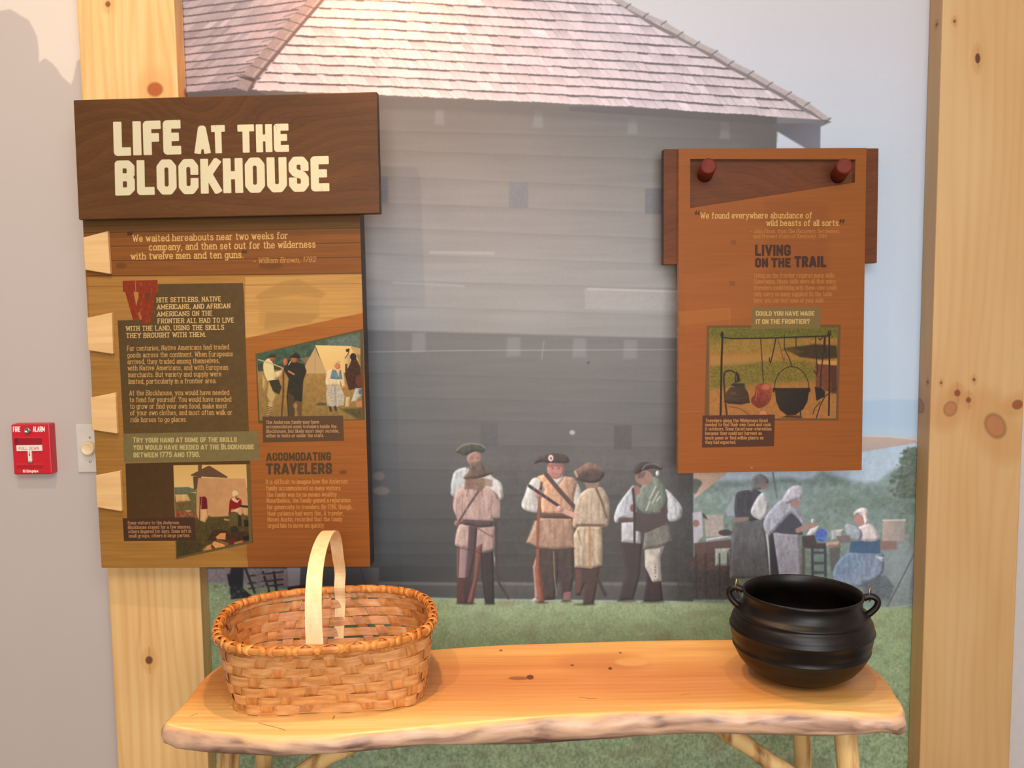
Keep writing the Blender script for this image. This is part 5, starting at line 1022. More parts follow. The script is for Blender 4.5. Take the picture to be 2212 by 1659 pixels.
for c in ([(179, 513), (232, 499), (238, 592), (183, 583)], [(186, 687), (241, 675), (244, 765), (190, 757)], [(194, 859), (249, 848), (253, 937), (199, 929)], [(206, 1027), (259, 1017), (263, 1105), (209, 1096)]):
    F = [on_plane(x, y, TK) for x, y in c]; B = [Vector((p.x, -.0005, p.z)) for p in F]
    bm = bmesh.new(); v = [bm.verts.new(p) for p in F + B]
    bm.faces.new(v[:4][::-1]); bm.faces.new(v[4:])
    for k in range(4): j = (k + 1) % 4; bm.faces.new((v[k], v[j], v[4 + j], v[4 + k]))
    bmesh.ops.bevel(bm, geom=bm.edges[:], offset=.0012, segments=1, affect='EDGES')
    b_ = bm_obj('dovetail_block', bm, block_m, sign); b_['label'] = 'pale maple dovetail block on the left edge of the printed panel'

# ------------------------------------------------------------------ right sign
BB = [(1432, 322), (1900, 322), (1897, 570), (1432, 570)]
MRp, wr, hr = fit_board(RP, -.078)
rootR = MRp @ Matrix.Translation((0, 0, -hr / 2)); rri = rootR.inverted()
sign2 = thing('exhibit_sign', 'hanging orange exhibit sign headed LIVING ON THE TRAIL on the right of the mural', 'sign', rootR)
def on_plane2(x, y, dy):
    o_ = rri @ Vector(CAM); d_ = (rri.to_3x3() @ Vector(ray(x, y))); return o_ + d_ * ((-dy - o_.y) / d_.y)
hole = [on_plane2(x, y, 0) for x, y in ((1491, 343.5), (1848, 344.5), (1846.7, 394), (1491, 449.5))]
outer = [Vector((-wr / 2, 0, hr)), Vector((wr / 2, 0, hr)), Vector((wr / 2, 0, 0)), Vector((-wr / 2, 0, 0))]
TH = .018; bm = bmesh.new()
fo = [bm.verts.new(p) for p in outer]; fi = [bm.verts.new(p) for p in hole]
bo = [bm.verts.new(p + Vector((0, TH, 0))) for p in outer]; bi = [bm.verts.new(p + Vector((0, TH, 0))) for p in hole]
for k in range(4):
    j = (k + 1) % 4
    bm.faces.new((fo[k], fo[j], fi[j], fi[k])); bm.faces.new((bo[k], bi[k], bi[j], bo[j])); bm.faces.new((fo[k], bo[k], bo[j], fo[j])); bm.faces.new((fi[k], fi[j], bi[j], bi[k]))
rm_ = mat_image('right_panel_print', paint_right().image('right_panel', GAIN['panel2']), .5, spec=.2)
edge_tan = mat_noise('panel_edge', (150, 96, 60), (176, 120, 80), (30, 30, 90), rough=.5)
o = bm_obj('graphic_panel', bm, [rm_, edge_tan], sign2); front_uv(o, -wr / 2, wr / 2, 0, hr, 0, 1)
MB_, wb, hb = fit_board(BB, -.0575)
bm = bmesh.new(); bm_box(bm, -wb / 2, wb / 2, 0, .024, -hb / 2, hb / 2, .0015)
bmat = mat_image('backing_board_wood', paint_dark_board(BB).image('backing_board', GAIN['board']), .5, spec=.2)
o = bm_obj('backing_board', bm, [bmat, edge_dark], sign2); front_uv(o, -wb / 2, wb / 2, -hb / 2, hb / 2, 0, 1)
mb = MB_.copy(); mb.translation.y = -.0575
bb_local = Matrix.Translation((MB_.translation - rootR.translation)); 
o.matrix_parent_inverse = Matrix.Identity(4); o.matrix_basis = Matrix.Translation(rri @ MB_.translation)
yb = (rri @ MB_.translation).y
peg_m = mat_noise('peg_stain', (92, 26, 12), (114, 36, 16), (40, 40, 40), rough=.6, spec=.3)
for (bx, by), (tx, ty) in (((1522.5, 378), (1530.5, 358)), ((1810, 380), (1824, 358))):
    A = on_plane2(bx, by, -yb); Bp = on_plane2(tx, ty, .062); d = (Bp - A); L = d.length
    bm = bmesh.new(); r = .0165
    lathe(bm, [(0, 0), (r * .97, 0), (r, L * .5), (r, L - .003), (r - .002, L - .0005), (r - .004, L), (0, L)], 28)
    Mx = d.to_track_quat('Z', 'Y').to_matrix().to_4x4(); Mx.translation = A
    bmesh.ops.transform(bm, matrix=Mx, verts=bm.verts)
    g = bm_obj('peg', bm, peg_m, sign2, smooth=True); g['label'] = 'red-brown round wooden peg'
    g.data.polygons  # smooth sides, flat end
    for p in g.data.polygons: p.use_smooth = abs(p.normal.dot(d.normalized())) < .5

# ------------------------------------------------------------------ fire alarm pull station
red = mat_noise('alarm_red', (196, 22, 38), (204, 26, 42), (40, 40, 40), rough=.35, spec=.5)
red_d = mat_noise('alarm_red_dark', (150, 16, 32), (158, 18, 34), (40, 40, 40), rough=.4)
white_m = mat_noise('alarm_white', (236, 222, 206), (240, 228, 212), (40, 40, 40), rough=.4)
AC = [(24, 917), (108, 916), (112, 1025), (29, 1026)]
MA, wa, ha = fit_board(AC, -.030)
MA = Matrix.Translation(MA.translation) @ Matrix.Rotation(0, 4, 'X')
alarm = thing('fire_alarm', 'red fire alarm pull station with white T-shaped handle on the left wall', 'fire alarm', MA @ Matrix.Translation((0, 0, -ha / 2)))
def alarm_canvas():
    cv = panel_canvas(AC, 0, 6.0); cv.a[:] = C8((204, 26, 42)); Wt = (250, 240, 232)
    cv.zoom(0, 850, 6.381)
    cv.rect(190, 600, 585, 612, (226, 70, 60), a=.6, soft=.5); cv.rect(200, 615, 580, 715, (150, 18, 36), soft=.4); cv.rect(200, 615, 255, 700, (96, 10, 30), a=.6, soft=2); cv.rect(215, 968, 590, 982, (226, 70, 60), a=.6, soft=.5); cv.rect(225, 985, 590, 1040, (170, 18, 34), a=.7, soft=.5)
    cv.zoom()
    T = lambda s, x0, y0, x1, y1, cap, col, w, **k: text(cv, s, x0, y0, x1, y1, cap, col, w=w, serif=False, **k)
    T("FIRE", 29.2, 932.6, 44, 932.4, 10.4, Wt, 1.7); T("ALARM", 72.5, 932.2, 97, 932, 10.4, Wt, 1.7)
    T("Simplex", 56.5, 1020.6, 81.5, 1020.4, 5.2, Wt, 1.1)
    cv.rect(48.5, 1015.2, 54, 1020.8, Wt, soft=.4); cv.line([(50.2, 1019.4), (52.4, 1016.6)], 1.1, (204, 26, 42), soft=.4); cv.ell(51.3, 1018, .8, .8, (204, 26, 42), soft=.3)
    return cv
am = mat_image('alarm_face_print', alarm_canvas().image('alarm_face', GAIN['small']), .35, spec=.5)
bm = bmesh.new(); bm_box(bm, -wa / 2, wa / 2, 0, .0285, 0, ha, .003, 2)
o = bm_obj('housing', bm, [am, red], alarm); front_uv(o, -wa / 2, wa / 2, 0, ha, 0, 1)
ai = alarm.matrix_world.copy(); bpy.context.view_layer.update(); ai = (MA @ Matrix.Translation((0, 0, -ha / 2))).inverted()
def on_alarm(x, y, dy):
    o_ = ai @ Vector(CAM); d_ = (ai.to_3x3() @ Vector(ray(x, y))); return o_ + d_ * ((-dy - o_.y) / d_.y)
def az(x, y): return (x / 6.381, 850 + y / 6.381)
a0 = on_alarm(*az(225, 715), .004); a1 = on_alarm(*az(582, 792), .004); s0 = on_alarm(*az(380, 792), .004); s1 = on_alarm(*az(442, 960), .004)
def pull_canvas():
    c = [az(225, 715), az(582, 715), az(582, 792), az(225, 792)]; cv = panel_canvas(c, 0, 8); cv.a[:] = C8((240, 226, 210))
    text(cv, "PULL DOWN", *az(262, 774), *az(540, 774), 6.0, (206, 70, 70), w=.85, serif=False); return cv
pmt = mat_image('pull_bar_print', pull_canvas().image('pull_bar', GAIN['small']), .4)
o = box_obj('pull_handle', a0.x, a1.x, -.005, 0, a1.z, a0.z, [pmt, white_m], alarm, bev=.0008); front_uv(o, a0.x, a1.x, a1.z, a0.z, 0, 1)
o['label'] = 'white pull bar lettered PULL DOWN'
st = box_obj('handle_stem', s0.x, s1.x, -.0046, 0, s1.z + .004, s0.z + .0008, white_m, o, bev=.0006)
cx = (s0.x + s1.x) / 2; bm = bmesh.new(); zt_ = s0.z - .002
for tri in ([(cx - .0006, zt_), (cx + .0006, zt_), (cx + .0006, zt_ - .006), (cx - .0006, zt_ - .006)], [(cx - .0017, zt_ - .006), (cx + .0017, zt_ - .006), (cx, zt_ - .010)]):
    bm.faces.new([bm.verts.new((x, -.0050, z)) for x, z in tri]); 
ext = bmesh.ops.extrude_face_region(bm, geom=bm.faces[:]); bmesh.ops.translate(bm, vec=(0, .0006, 0), verts=[g for g in ext['geom'] if isinstance(g, bmesh.types.BMVert)])
ar = bm_obj('arrow', bm, mat_noise('arrow_ink', (60, 24, 24), (70, 28, 28), rough=.5), o); ar['label'] = 'dark downward arrow'
gl = mat_noise('chrome', (180, 176, 170), (210, 206, 200), (60, 60, 60), rough=.15, metal=1.0)
box_obj('break_rod', s0.x - .0004, s1.x + .0004, -.0042, 0, s1.z, s1.z + .005, gl, alarm, bev=.0006)
k_ = on_alarm(*az(386, 510), .0); bm = bmesh.new()
lathe(bm, [(0, 0), (.0072, 0), (.0075, .003), (.006, .0055), (.0035, .0062), (.003, .0045), (0, .0045)], 24, Matrix.Translation(k_) @ Matrix.Rotation(math.pi / 2, 4, 'X'))
bm_obj('key_lock', bm, gl, alarm, smooth=True)['label'] = 'round chrome key lock'

# ------------------------------------------------------------------ dimmer switch plate
ivory = mat_noise('ivory_plastic', (206, 196, 184), (212, 202, 190), (40, 40, 40), rough=.4)
p0 = at_y(162.5, 916, -.006); zb_ = float(at_y(166, 1021, -.006)[2]); W_ = .0755
dim = thing('dimmer_switch', 'ivory wall dimmer plate with round knob, half behind the left sign', 'light switch', loc=(p0[0] + W_ / 2, -.0015, zb_))
hp = float(p0[2]) - zb_
bm = bmesh.new(); bm_box(bm, -W_ / 2, W_ / 2, -.006, 0, 0, hp, .0025, 2); bm_obj('plate', bm, ivory, dim)
kx, kz = 0.0, hp * .5
kp = at_y(190, 969, -.016); knob_x = float(kp[0]) - dim.location.x; knob_z = float(kp[2]) - zb_
knob_m = mat_noise('knob_almond', (232, 206, 160), (238, 212, 168), (40, 40, 40), rough=.35)
bm = bmesh.new(); lathe(bm, [(0, 0), (.0148, 0), (.0152, .004), (.0142, .012), (.0128, .0142), (.0115, .0135), (.008, .0122), (0, .0118)], 32, Matrix.Translation((knob_x, -.006, knob_z)) @ Matrix.Rotation(math.pi / 2, 4, 'X'))
bm_obj('knob', bm, knob_m, dim, smooth=True)
for px, py in ((194, 945), (195, 997)):
    q = at_y(px, py, -.0075); bm = bmesh.new()
    lathe(bm, [(0, 0), (.0026, 0), (.0024, .001), (.0012, .0015), (0, .0016)], 14, Matrix.Translation((float(q[0]) - dim.location.x, -.006, float(q[2]) - zb_)) @ Matrix.Rotation(math.pi / 2, 4, 'X'))
    bm_obj('screw', bm, gl, dim, smooth=True)
# ------------------------------------------------------------------ live-edge table
TZ = .745
TX0, TX1, TY0, TY1, TD = -.74, .84, -.68, -.08, 1100.0
def paint_table():
    def mp(p):
        P = at_z(p[:, 0], p[:, 1], TZ); return np.stack([(P[:, 0] - TX0) * TD, (TY1 - P[:, 1]) * TD], -1)
    w, h = int((TX1 - TX0) * TD), int((TY1 - TY0) * TD)
    cv = Canvas(w, h, mp, TD / 1200)
    yy, xx = np.mgrid[0:h, 0:w].astype(float); X = TX0 + xx / TD; Y = TY1 - yy / TD
    yc = Y + .03 * np.sin((X + .2) * 3.2) + .02 * noise2(h, w, 4000, 260) - .03 * X
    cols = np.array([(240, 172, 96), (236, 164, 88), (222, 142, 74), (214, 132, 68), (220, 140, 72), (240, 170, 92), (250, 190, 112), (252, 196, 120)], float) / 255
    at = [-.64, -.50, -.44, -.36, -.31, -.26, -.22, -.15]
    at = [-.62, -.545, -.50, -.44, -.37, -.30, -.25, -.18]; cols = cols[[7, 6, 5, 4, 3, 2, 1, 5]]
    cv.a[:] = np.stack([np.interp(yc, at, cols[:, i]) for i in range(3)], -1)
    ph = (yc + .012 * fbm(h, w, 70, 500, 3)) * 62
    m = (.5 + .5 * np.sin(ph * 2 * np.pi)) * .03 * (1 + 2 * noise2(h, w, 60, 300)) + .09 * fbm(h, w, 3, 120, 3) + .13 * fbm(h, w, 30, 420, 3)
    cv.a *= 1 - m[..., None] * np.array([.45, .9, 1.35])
    P = cv.poly
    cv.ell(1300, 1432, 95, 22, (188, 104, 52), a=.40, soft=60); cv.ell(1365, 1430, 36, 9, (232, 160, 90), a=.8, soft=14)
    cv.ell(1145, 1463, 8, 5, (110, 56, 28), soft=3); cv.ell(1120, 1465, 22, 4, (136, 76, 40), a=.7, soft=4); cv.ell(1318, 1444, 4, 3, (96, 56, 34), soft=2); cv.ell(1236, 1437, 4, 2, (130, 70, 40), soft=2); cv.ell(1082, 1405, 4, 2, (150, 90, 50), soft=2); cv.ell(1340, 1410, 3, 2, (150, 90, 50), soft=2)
    cv.line([(1252, 1506), (1275, 1509), (1288, 1509)], 2.2, (130, 84, 46), a=.9); cv.line([(1470, 1502), (1490, 1498)], 2, (150, 100, 56), a=.7); cv.line([(1070, 1516), (1120, 1510)], 1.6, (206, 130, 66), a=.8)
    cv.line([(405, 1490), (440, 1491), (500, 1491), (700, 1489), (910, 1477), (960, 1475)], 1.8, (170, 112, 66), a=.8); cv.line([(412, 1547), (426, 1541)], 1.6, (110, 70, 40), a=.8)
    cv.line([(560, 1562), (610, 1575), (615, 1578)], 1.8, (100, 66, 42), a=.8); cv.line([(720, 1553), (722, 1546)], 2, (90, 60, 40), a=.8)
    for _ in range(70):
        x, y = random.uniform(420, 1900), random.uniform(1400, 1560); cv.line([(x, y), (x + random.uniform(20, 90), y + random.uniform(-4, 1))], 1.2, (196, 116, 58), a=.22, soft=1.5)
    return cv
front = [(362, 1562), (400, 1573), (470, 1581), (560, 1588), (650, 1590), (740, 1586), (830, 1578), (920, 1569), (1000, 1562), (1100, 1553), (1200, 1545), (1300, 1539), (1400, 1536), (1500, 1533), (1600, 1533), (1700, 1533), (1800, 1536), (1880, 1541), (1928, 1544)]
rest = [(1948, 1532), (1938, 1510), (1906, 1465), (1872, 1432), (1842, 1402), (1800, 1384), (1700, 1381), (1600, 1381), (1400, 1383), (1200, 1389), (1100, 1392), (1000, 1398), (900, 1405), (750, 1413), (600, 1420), (500, 1428), (470, 1442), (440, 1467), (400, 1517), (372, 1548)]
bx = [355, 365, 380, 450, 610, 700, 800, 860, 1000, 1150, 1280, 1380, 1480, 1560, 1640, 1780, 1880, 1930, 1952]
by = [1590, 1610, 1620, 1629, 1637, 1631, 1618, 1613, 1612, 1611, 1606, 1593, 1588, 1588, 1590, 1594, 1588, 1580, 1564]
pts = catmull(np.array([at_z(x, y, TZ) for x, y in front + rest])[:, :2], 5)
nF = (len(front) - 1) * 5
N = len(pts); area2 = 0.5 * sum(pts[i][0] * pts[(i + 1) % N][1] - pts[(i + 1) % N][0] * pts[i][1] for i in range(N))
def nrm2(i):
    t = pts[(i + 1) % N] - pts[i - 1]; n_ = np.array([t[1], -t[0]]) * (1 if area2 > 0 else -1); return n_ / np.linalg.norm(n_)
rings_ = [[] for _ in range(7)]
for i in range(N):
    x, y = pts[i]; n_ = nrm2(i); pr = proj((x, y, TZ))
    zb = .702
    if i <= nF + 2 or i >= N - 3:
        zb = float(at_y(pr[0], np.interp(pr[0], bx, by), y - .004)[2])
    zb = min(max(zb, .695), .712)
    wob = .0025 * math.sin(i * .37) + .0018 * math.sin(i * .83 + 1) + .0012 * math.sin(i * 1.9)
    for k, (o_, f_) in enumerate(((-.004, 1.0), (.001, .965), (.007 + wob, .78), (.011 + wob, .48), (.008 + wob, .20), (.001, .03), (-.012, 0.0))):
        rings_[k].append((x + n_[0] * o_, y + n_[1] * o_, zb + (TZ - zb) * f_))
bm = bmesh.new(); V = [[bm.verts.new(p) for p in r_] for r_ in rings_]
bm.faces.new(V[0] if area2 > 0 else V[0][::-1]).material_index = 0
for k in range(6):
    for i in range(N):
        j = (i + 1) % N; f_ = bm.faces.new((V[k][i], V[k][j], V[k + 1][j], V[k + 1][i])); f_.material_index = 1 if k >= 1 else 0; f_.smooth = True
bm.faces.new(V[6]).material_index = 1
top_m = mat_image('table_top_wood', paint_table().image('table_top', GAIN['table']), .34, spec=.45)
m, n, l, b = nt('live_edge_wood')
tc = n.new('ShaderNodeTexCoord'); mp_ = n.new('ShaderNodeMapping'); mp_.inputs['Scale'].default_value = (7, 22, 46)
n1 = n.new('ShaderNodeTexNoise'); n1.inputs['Scale'].default_value = 1; n1.inputs['Detail'].default_value = 6; n1.inputs['Distortion'].default_value = .6
cr = n.new('ShaderNodeValToRGB'); e = cr.color_ramp.elements
e[0].position = .28; e[0].color = lin((96, 70, 60)); e[1].position = .72; e[1].color = lin((232, 194, 158))
for p_, c_ in ((.40, (160, 124, 104)), (.50, (196, 156, 128)), (.60, (214, 172, 140))): q = e.new(p_); q.color = lin(c_)
l.new(tc.outputs['Object'], mp_.inputs[0]); l.new(mp_.outputs[0], n1.inputs[0]); l.new(n1.outputs[0], cr.inputs[0])
# sapwood rim towards the top of the edge
sx = n.new('ShaderNodeSeparateXYZ'); l.new(tc.outputs['Object'], sx.inputs[0])
n2 = n.new('ShaderNodeTexNoise'); n2.inputs['Scale'].default_value = 9; n2.inputs['Detail'].default_value = 3; l.new(tc.outputs['Object'], n2.inputs[0])
ad = n.new('ShaderNodeMath'); ad.operation = 'MULTIPLY_ADD'; ad.inputs[1].default_value = .030; l.new(n2.outputs[0], ad.inputs[0]); l.new(sx.outputs[2], ad.inputs[2])
mr = n.new('ShaderNodeMapRange'); mr.inputs[1].default_value = TZ + .004; mr.inputs[2].default_value = TZ + .016; l.new(ad.outputs[0], mr.inputs[0])
mx = n.new('ShaderNodeMix'); mx.data_type = 'RGBA'; l.new(mr.outputs[0], mx.inputs[0]); l.new(cr.outputs[0], mx.inputs[6]); mx.inputs[7].default_value = lin((240, 190, 128))
l.new(mx.outputs[2], b.inputs['Base Color']); b.inputs['Roughness'].default_value = .36; b.inputs['Specular IOR Level'].default_value = .5
bp = n.new('ShaderNodeBump'); bp.inputs['Strength'].default_value = .35; bp.inputs['Distance'].default_value = .003; l.new(n1.outputs[0], bp.inputs['Height']); l.new(bp.outputs[0], b.inputs['Normal'])
table = thing('rustic_table', 'rustic wooden table with live-edge plank top on peeled log legs under the mural', 'table', loc=(.03, -.39, 0))
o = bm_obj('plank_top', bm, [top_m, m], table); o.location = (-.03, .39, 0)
me = o.data; uv = me.uv_layers.new(name='UVMap')
for p in me.polygons:
    for li in p.loop_indices:
        c = me.vertices[me.loops[li].vertex_index].co; uv.data[li].uv = ((c.x - TX0) / (TX1 - TX0), (c.y - TY0) / (TY1 - TY0))
log_m = mat_noise('peeled_log', (150, 98, 52), (238, 196, 130), (38, 38, 5), detail=5, rough=.45, ramp=(.30, .52), bump=.25)
def log(name, pts_, r0, r1, parent, seed, seg=12):
    rg = random.Random(seed); P_ = [Vector(p) for p in pts_]; out = []; K = 14
    for k in range(K + 1):
        t = k / K; s_ = t * (len(P_) - 1); i = min(int(s_), len(P_) - 2); f_ = s_ - i; q = P_[i].lerp(P_[i + 1], f_)
        out.append(q + Vector((rg.uniform(-1, 1), rg.uniform(-1, 1), rg.uniform(-.5, .5))) * (.0025 if 0 < k < K else 0))
    bm = bmesh.new(); tube(bm, out, [r0 + (r1 - r0) * k / K + rg.uniform(-.0012, .0012) for k in range(K + 1)], seg)
    o_ = bm_obj(name, bm, log_m, parent, smooth=True); o_.location = (-.03, .39, 0); return o_
def w3(x, y, Y): return Vector(at_y(x, y, Y))
lf = w3(497, 1640, -.49); lr = w3(574, 1645, -.28); rf = w3(1822, 1600, -.46); rr = w3(1728, 1602, -.28)
for nm, c, dx, dy, r0 in (('lf', lf, -.035, -.03, .0205), ('lr', lr, -.03, .05, .0165), ('rf', rf, .045, -.03, .0205), ('rr', rr, .025, .05, .0165)):
    ztop = .712 if c is not None else 0
    log('leg', [(c.x, c.y, .706), (c.x + dx * .45 + .004, c.y + dy * .4, .40), (c.x + dx, c.y + dy, .0)], r0, r0 * 1.15, table, hash(nm) % 99 if False else len(nm) + int(c.x * 100), 14)
a_ = w3(712, 1634, -.39); b_ = w3(650, 1668, -.39); d_ = (b_ - a_) / (b_.z - a_.z); log('brace', [a_ + d_ * (.706 - a_.z), a_ + d_ * (.58 - a_.z), a_ + d_ * (.50 - a_.z)], .0165, .0165, table, 5)
a_ = w3(1590, 1596, -.39); b_ = w3(1706, 1672, -.39); d_ = (b_ - a_) / (b_.z - a_.z); log('brace', [a_ + d_ * (.706 - a_.z), a_ + d_ * (.60 - a_.z), a_ + d_ * (.53 - a_.z)], .0165, .0165, table, 6)
log('stretcher', [(lf.x - .018, -.51, .30), (lr.x - .018, -.25, .30)], .014, .014, table, 8)
log('stretcher', [(rf.x + .026, -.48, .30), (rr.x + .014, -.25, .30)], .014, .014, table, 9)
# ------------------------------------------------------------------ splint basket
BCX, BCY, BZ, BH = -.343, -.398, TZ + .0025, .122
basket = thing('splint_basket', 'woven splint basket with tall bent handle on the left end of the table', 'basket', loc=(BCX, BCY, BZ))
def sup(t, a, b, e):
    c, s = math.cos(t), math.sin(t); return a * math.copysign(abs(c) ** (2 / e), c), b * math.copysign(abs(s) ** (2 / e), s)
def wall_pt(t, v):
    """basket wall at angle t and height fraction v (0 base, 1 rim)"""
    q = v ** .8
    a = .166 + (.199 - .166) * q; b = .126 + (.170 - .126) * q; e = 6.5 + (2.7 - 6.5) * min(1, q * 1.1)
    x, y = sup(t, a, b, e); ya = math.radians(4 + 5 * q); cx = -.012 * q; cy = .018 * q
    sag = .006 * math.cos(t + math.pi / 2) ** 8 * (1 - v) if math.sin(t) < 0 else 0
    return Vector((x * math.cos(ya) - y * math.sin(ya) + cx, x * math.sin(ya) + y * math.cos(ya) + cy - sag, v * BH))
def wall_frame(t, v):
    p = wall_pt(t, v); d = (wall_pt(t + .004, v) - wall_pt(t - .004, v)); u = (wall_pt(t, min(v + .01, 1)) - wall_pt(t, max(v - .01, 0)))
    d.normalize(); u.normalize(); n_ = d.cross(u).normalized(); return p, n_, u, d
# equal arc-length angles along the wall
def arc_angles(n_, v=.5, M=1440):
    ts = np.linspace(0, 2 * math.pi, M + 1); P_ = np.array([wall_pt(t, v) for t in ts]); s = np.concatenate([[0], np.cumsum(np.linalg.norm(np.diff(P_, axis=0), axis=1))])
    return np.interp(np.arange(n_) / n_ * s[-1], s, ts)
NS, NR = 34, 7
SUB = 8; ANG = arc_angles(NS * SUB)
sp_w = mat_noise('oak_splint', (182, 120, 66), (208, 150, 92), (30, 30, 160), rough=.42, rnd=.10, bump=.1, spec=.45)
sp_s = mat_noise('oak_stake', (176, 108, 52), (204, 140, 78), (120, 120, 12), rough=.42, rnd=.14, bump=.1, spec=.45)
rimm = mat_noise('rim_splint', (196, 118, 48), (224, 150, 74), (60, 60, 60), rough=.42, rnd=.10, spec=.45)
hnd = mat_noise('handle_ash', (240, 206, 150), (248, 220, 170), (90, 90, 10), rough=.4)
rg = random.Random(3)
for r_ in range(NR):
    bm = bmesh.new(); mid = []; nr = []; wd_ = []
    rw = (BH / NR) * .5 * rg.uniform(1.0, 1.08)
    for i in range(NS * SUB + 1):
        ph = (i / SUB + (r_ % 2)) * math.pi; v = (r_ + .5) / NR
        v += .012 * math.sin(i / SUB * .35 + r_ * 1.7) * (1 if 0 < r_ else 0)
        p, n_, u, d = wall_frame(ANG[i % (NS * SUB)], min(v, .97))
        off = math.cos(ph); off = math.copysign(abs(off) ** .45, off) * .0019
        if r_ == 0: u = Vector((0, 0, 1))
        mid.append(p + n_ * off + Vector((0, 0, max(0, rw - p.z) if r_ == 0 else 0))); nr.append(n_); wd_.append(u * rw)
    f_, e_ = strip(bm, mid, nr, wd_, .0010)
    bm_obj('weaver', bm, sp_w, basket)
HK = min(range(NS), key=lambda k: abs(ANG[k * SUB] - math.pi / 2))
for k in range(NS):
    if k == HK: continue      # the handle's back leg takes this stake's place
    t = ANG[k * SUB]; bm = bmesh.new(); mid = []; nr = []; wd_ = []
    hw = .0096 * rg.uniform(.85, 1.1)
    M_ = NR * 6
    for i in range(M_ + 1):
        v = i / M_; rr_ = v * NR - .5; off = -math.cos((rr_ + k) * math.pi); off = math.copysign(abs(off) ** .45, off) * .0017
        p, n_, u, d = wall_frame(t, v); mid.append(p + n_ * off + Vector((0, 0, .001))); nr.append(n_); wd_.append(d * hw)
    strip(bm, mid, nr, wd_, .0010); bm_obj('stake', bm, sp_s, basket)
# woven floor
for k in range(9):
    y0 = -.108 + k * .027; bm = bmesh.new(); xs = .150 if abs(y0) < .09 else .135
    strip(bm, [(x, y0 + .006, .0025 + .0012 * math.cos(i * math.pi + k * math.pi)) for i, x in enumerate(np.linspace(-xs, xs, 13))], [(0, 0, 1)] * 13, [(0, .0115, 0)] * 13, .001)
    bm_obj('base_splint', bm, sp_w, basket)
for k in range(11):
    x0 = -.145 + k * .029; bm = bmesh.new()
    strip(bm, [(x0, y + .006, .0025 - .0012 * math.cos(i * math.pi + k * math.pi)) for i, y in enumerate(np.linspace(-.108, .108, 9))], [(0, 0, 1)] * 9, [(.0115, 0, 0)] * 9, .001)
    bm_obj('base_splint', bm, sp_s, basket)
# rim hoops, one outside and one inside, with a dip at the left as the photo shows
RA = arc_angles(160, 1.0)
for sgn, rad in ((1, .0044), (-1, .0042)):
    bm = bmesh.new(); Pn = []
    for t in RA:
        p, n_, u, d = wall_frame(t, .985); Pn.append(p + n_ * sgn * .0046)
    ring = []
    for i, p in enumerate(Pn):
        t_, n_, u, d = wall_frame(RA[i], .985)
        ring.append([bm.verts.new(p + n_ * rad * .75 * math.cos(a) + u * .0068 * math.sin(a)) for a in np.linspace(0, 2 * math.pi, 10, endpoint=False)])
    for i in range(160):
        for k in range(10): bm.faces.new((ring[i][k], ring[i][(k + 1) % 10], ring[(i + 1) % 160][(k + 1) % 10], ring[(i + 1) % 160][k]))
    bm_obj('rim_hoop', bm, rimm, basket, smooth=True)
# lashing wraps, paired into a zigzag
NL = 56; LA = arc_angles(NL, 1.0)
for k in range(NL):
    for slant in ((1,) if k % 2 else (-1,)):
        bm = bmesh.new(); mid = []; nr = []; wd_ = []
        for i, a in enumerate(np.linspace(-.30 * math.pi, 1.30 * math.pi, 15)):
            s_ = math.sin(a); c_ = math.cos(a)
            tt = LA[k] + slant * (.033 * (c_ if s_ > 0 else c_ * 1.0)) * 1.0
            p, n_, u, d = wall_frame(tt, .985)
            mid.append(p + n_ * .0093 * c_ + u * (.0082 * s_)); nr.append((n_ * c_ + u * s_).normalized()); wd_.append((d + u * slant * .25 * c_).normalized() * .0062)
        strip(bm, mid, nr, wd_, .0011); bm_obj('lashing', bm, rimm, basket, smooth=True)
# handle: a bent flat hoop from the front wall over to the back wall
fx, fy = -.004, -.148 + .002; bx_, by_ = .004, .176
fxp = Vector((-.003, -.1485, 0)); bxp = Vector((.004, .1765, 0))
mid = []; nr = []; wd_ = []
yw = [float(wall_pt(1.5 * math.pi, z / BH).y) + .0065 for z in (.045, .085, .118)]; yk = [float(wall_pt(ANG[HK * SUB], z / BH).y) - .0004 for z in (.030, .075, .105)]; hx = float(wall_pt(ANG[HK * SUB], .6).x)
path = [(yw[0], .045), (yw[1], .085), (yw[2], .122), (-.147, .165), (-.140, .205), (-.120, .238), (-.088, .262), (-.045, .276), (.005, .281), (.055, .277), (.098, .262), (.132, .236), (.154, .200), (yk[2] - .001, .160), (yk[2] - .008, .130), (yk[2], .105), (yk[1], .075), (yk[0], .030)]
cp = catmull([(y, z) for y, z in path], 4, False)
for i, (y, z) in enumerate(cp):
    a_ = cp[max(i - 1, 0)]; b_ = cp[min(i + 1, len(cp) - 1)]; ty, tz = b_[0] - a_[0], b_[1] - a_[1]; L_ = math.hypot(ty, tz)
    f_ = i / (len(cp) - 1); hw = .0158 - .0060 * f_ 
    mid.append((-.004 + (hx + .004) * min(1, max(0, f_ - .2) / .65), y, z)); nr.append((0, -tz / L_, ty / L_)); wd_.append((hw, 0, 0))
bm = bmesh.new(); f0, f1 = strip(bm, mid, nr, wd_, .0022); bm.faces.new(f0[::-1]); bm.faces.new(f1)
o = bm_obj('handle', bm, hnd, basket, smooth=False); o['label'] = 'pale bent ash handle'

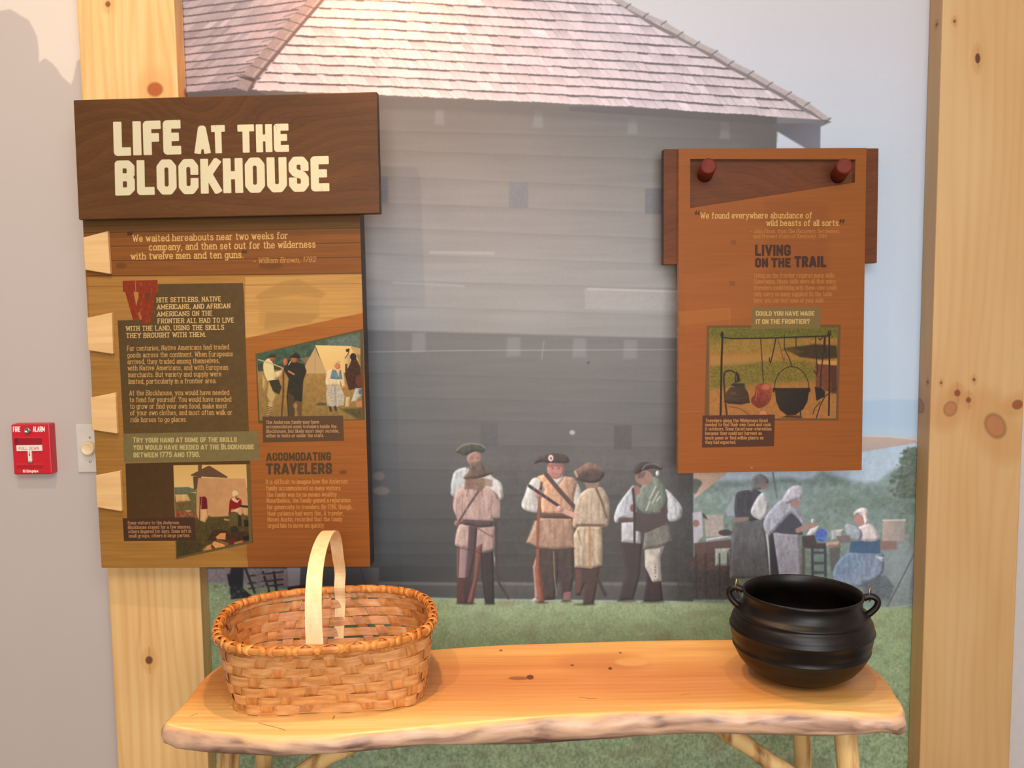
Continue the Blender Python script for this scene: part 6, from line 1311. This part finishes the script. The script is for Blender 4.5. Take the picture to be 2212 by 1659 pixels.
# ------------------------------------------------------------------ cast-iron kettle
iron = mat_noise('black_iron', (9, 7, 6), (22, 14, 11), (26, 26, 26), detail=6, rough=.40, bump=.18, spec=.36)
KC = Vector((.538, -.390, TZ + .0018))
kettle = thing('iron_kettle', 'black cast-iron kettle with ringed round body on the right end of the table', 'kettle', loc=KC)
kettle.rotation_euler = (0, math.radians(0.8), 0)
prof = [(0, .0), (.060, .0), (.068, .0015), (.074, .004), (.088, .0115), (.104, .0225), (.117, .0375), (.1245, .051), (.1258, .0565), (.1288, .0590), (.1294, .0612), (.1270, .0640), (.1300, .072), (.1322, .083), (.1330, .0920), (.1353, .0948), (.1357, .0972), (.1332, .1000),
        (.1332, .1045), (.1312, .1115), (.1272, .1185), (.1236, .1218), (.1254, .1240), (.1246, .1268), (.1180, .1300), (.1135, .1345), (.1108, .1420), (.1100, .1500), (.1108, .1550), (.1125, .1585), (.1132, .1615), (.1122, .1640), (.1102, .1645), (.1085, .1625),
        (.1060, .1530), (.1055, .1430), (.1090, .1340), (.1180, .1240), (.1270, .1080), (.1290, .0920), (.1240, .0680), (.1080, .0400), (.0780, .0150), (.0, .0100)]
bm = bmesh.new(); lathe(bm, prof, 72); bmesh.ops.scale(bm, vec=(.98, .98, 1), verts=bm.verts); bm_obj('pot', bm, iron, kettle, smooth=True)
brass = mat_noise('brass_wire', (190, 140, 80), (222, 176, 110), (60, 60, 60), rough=.3, metal=1.0)
for sg in (-1, 1):
    bm = bmesh.new()
    c = [(.1090, 0, .1580), (.1180, 0, .1620), (.1270, 0, .1615), (.1335, 0, .1565), (.1345, 0, .1490), (.1310, 0, .1410), (.1240, 0, .1330), (.1170, 0, .1270)]
    q = catmull([(x, z) for x, _, z in c], 4, False); rot = Matrix.Rotation(math.radians(-13) + (math.pi if sg < 0 else 0), 4, 'Z')
    tube(bm, [rot @ Vector((x, 0, z)) for x, z in q], [.0056 + .0016 * abs(t - .5) for t in np.linspace(0, 1, len(q))], 12)
    e_ = bm_obj('ear', bm, iron, kettle, smooth=True); e_['label'] = 'cast loop ear at the kettle rim'
    bm = bmesh.new(); cen = rot @ Vector((.1205, 0, .1660)); t = np.linspace(0, 2 * math.pi, 18, endpoint=False)
    tube(bm, [cen + rot.to_3x3() @ Vector((.0022 * math.cos(a), .003 * math.cos(a), .0125 * math.sin(a))) for a in t], .0012, 8, closed=True)
    w_ = bm_obj('wire_ring', bm, brass, kettle, smooth=True); w_['label'] = 'thin brass-coloured wire ring'
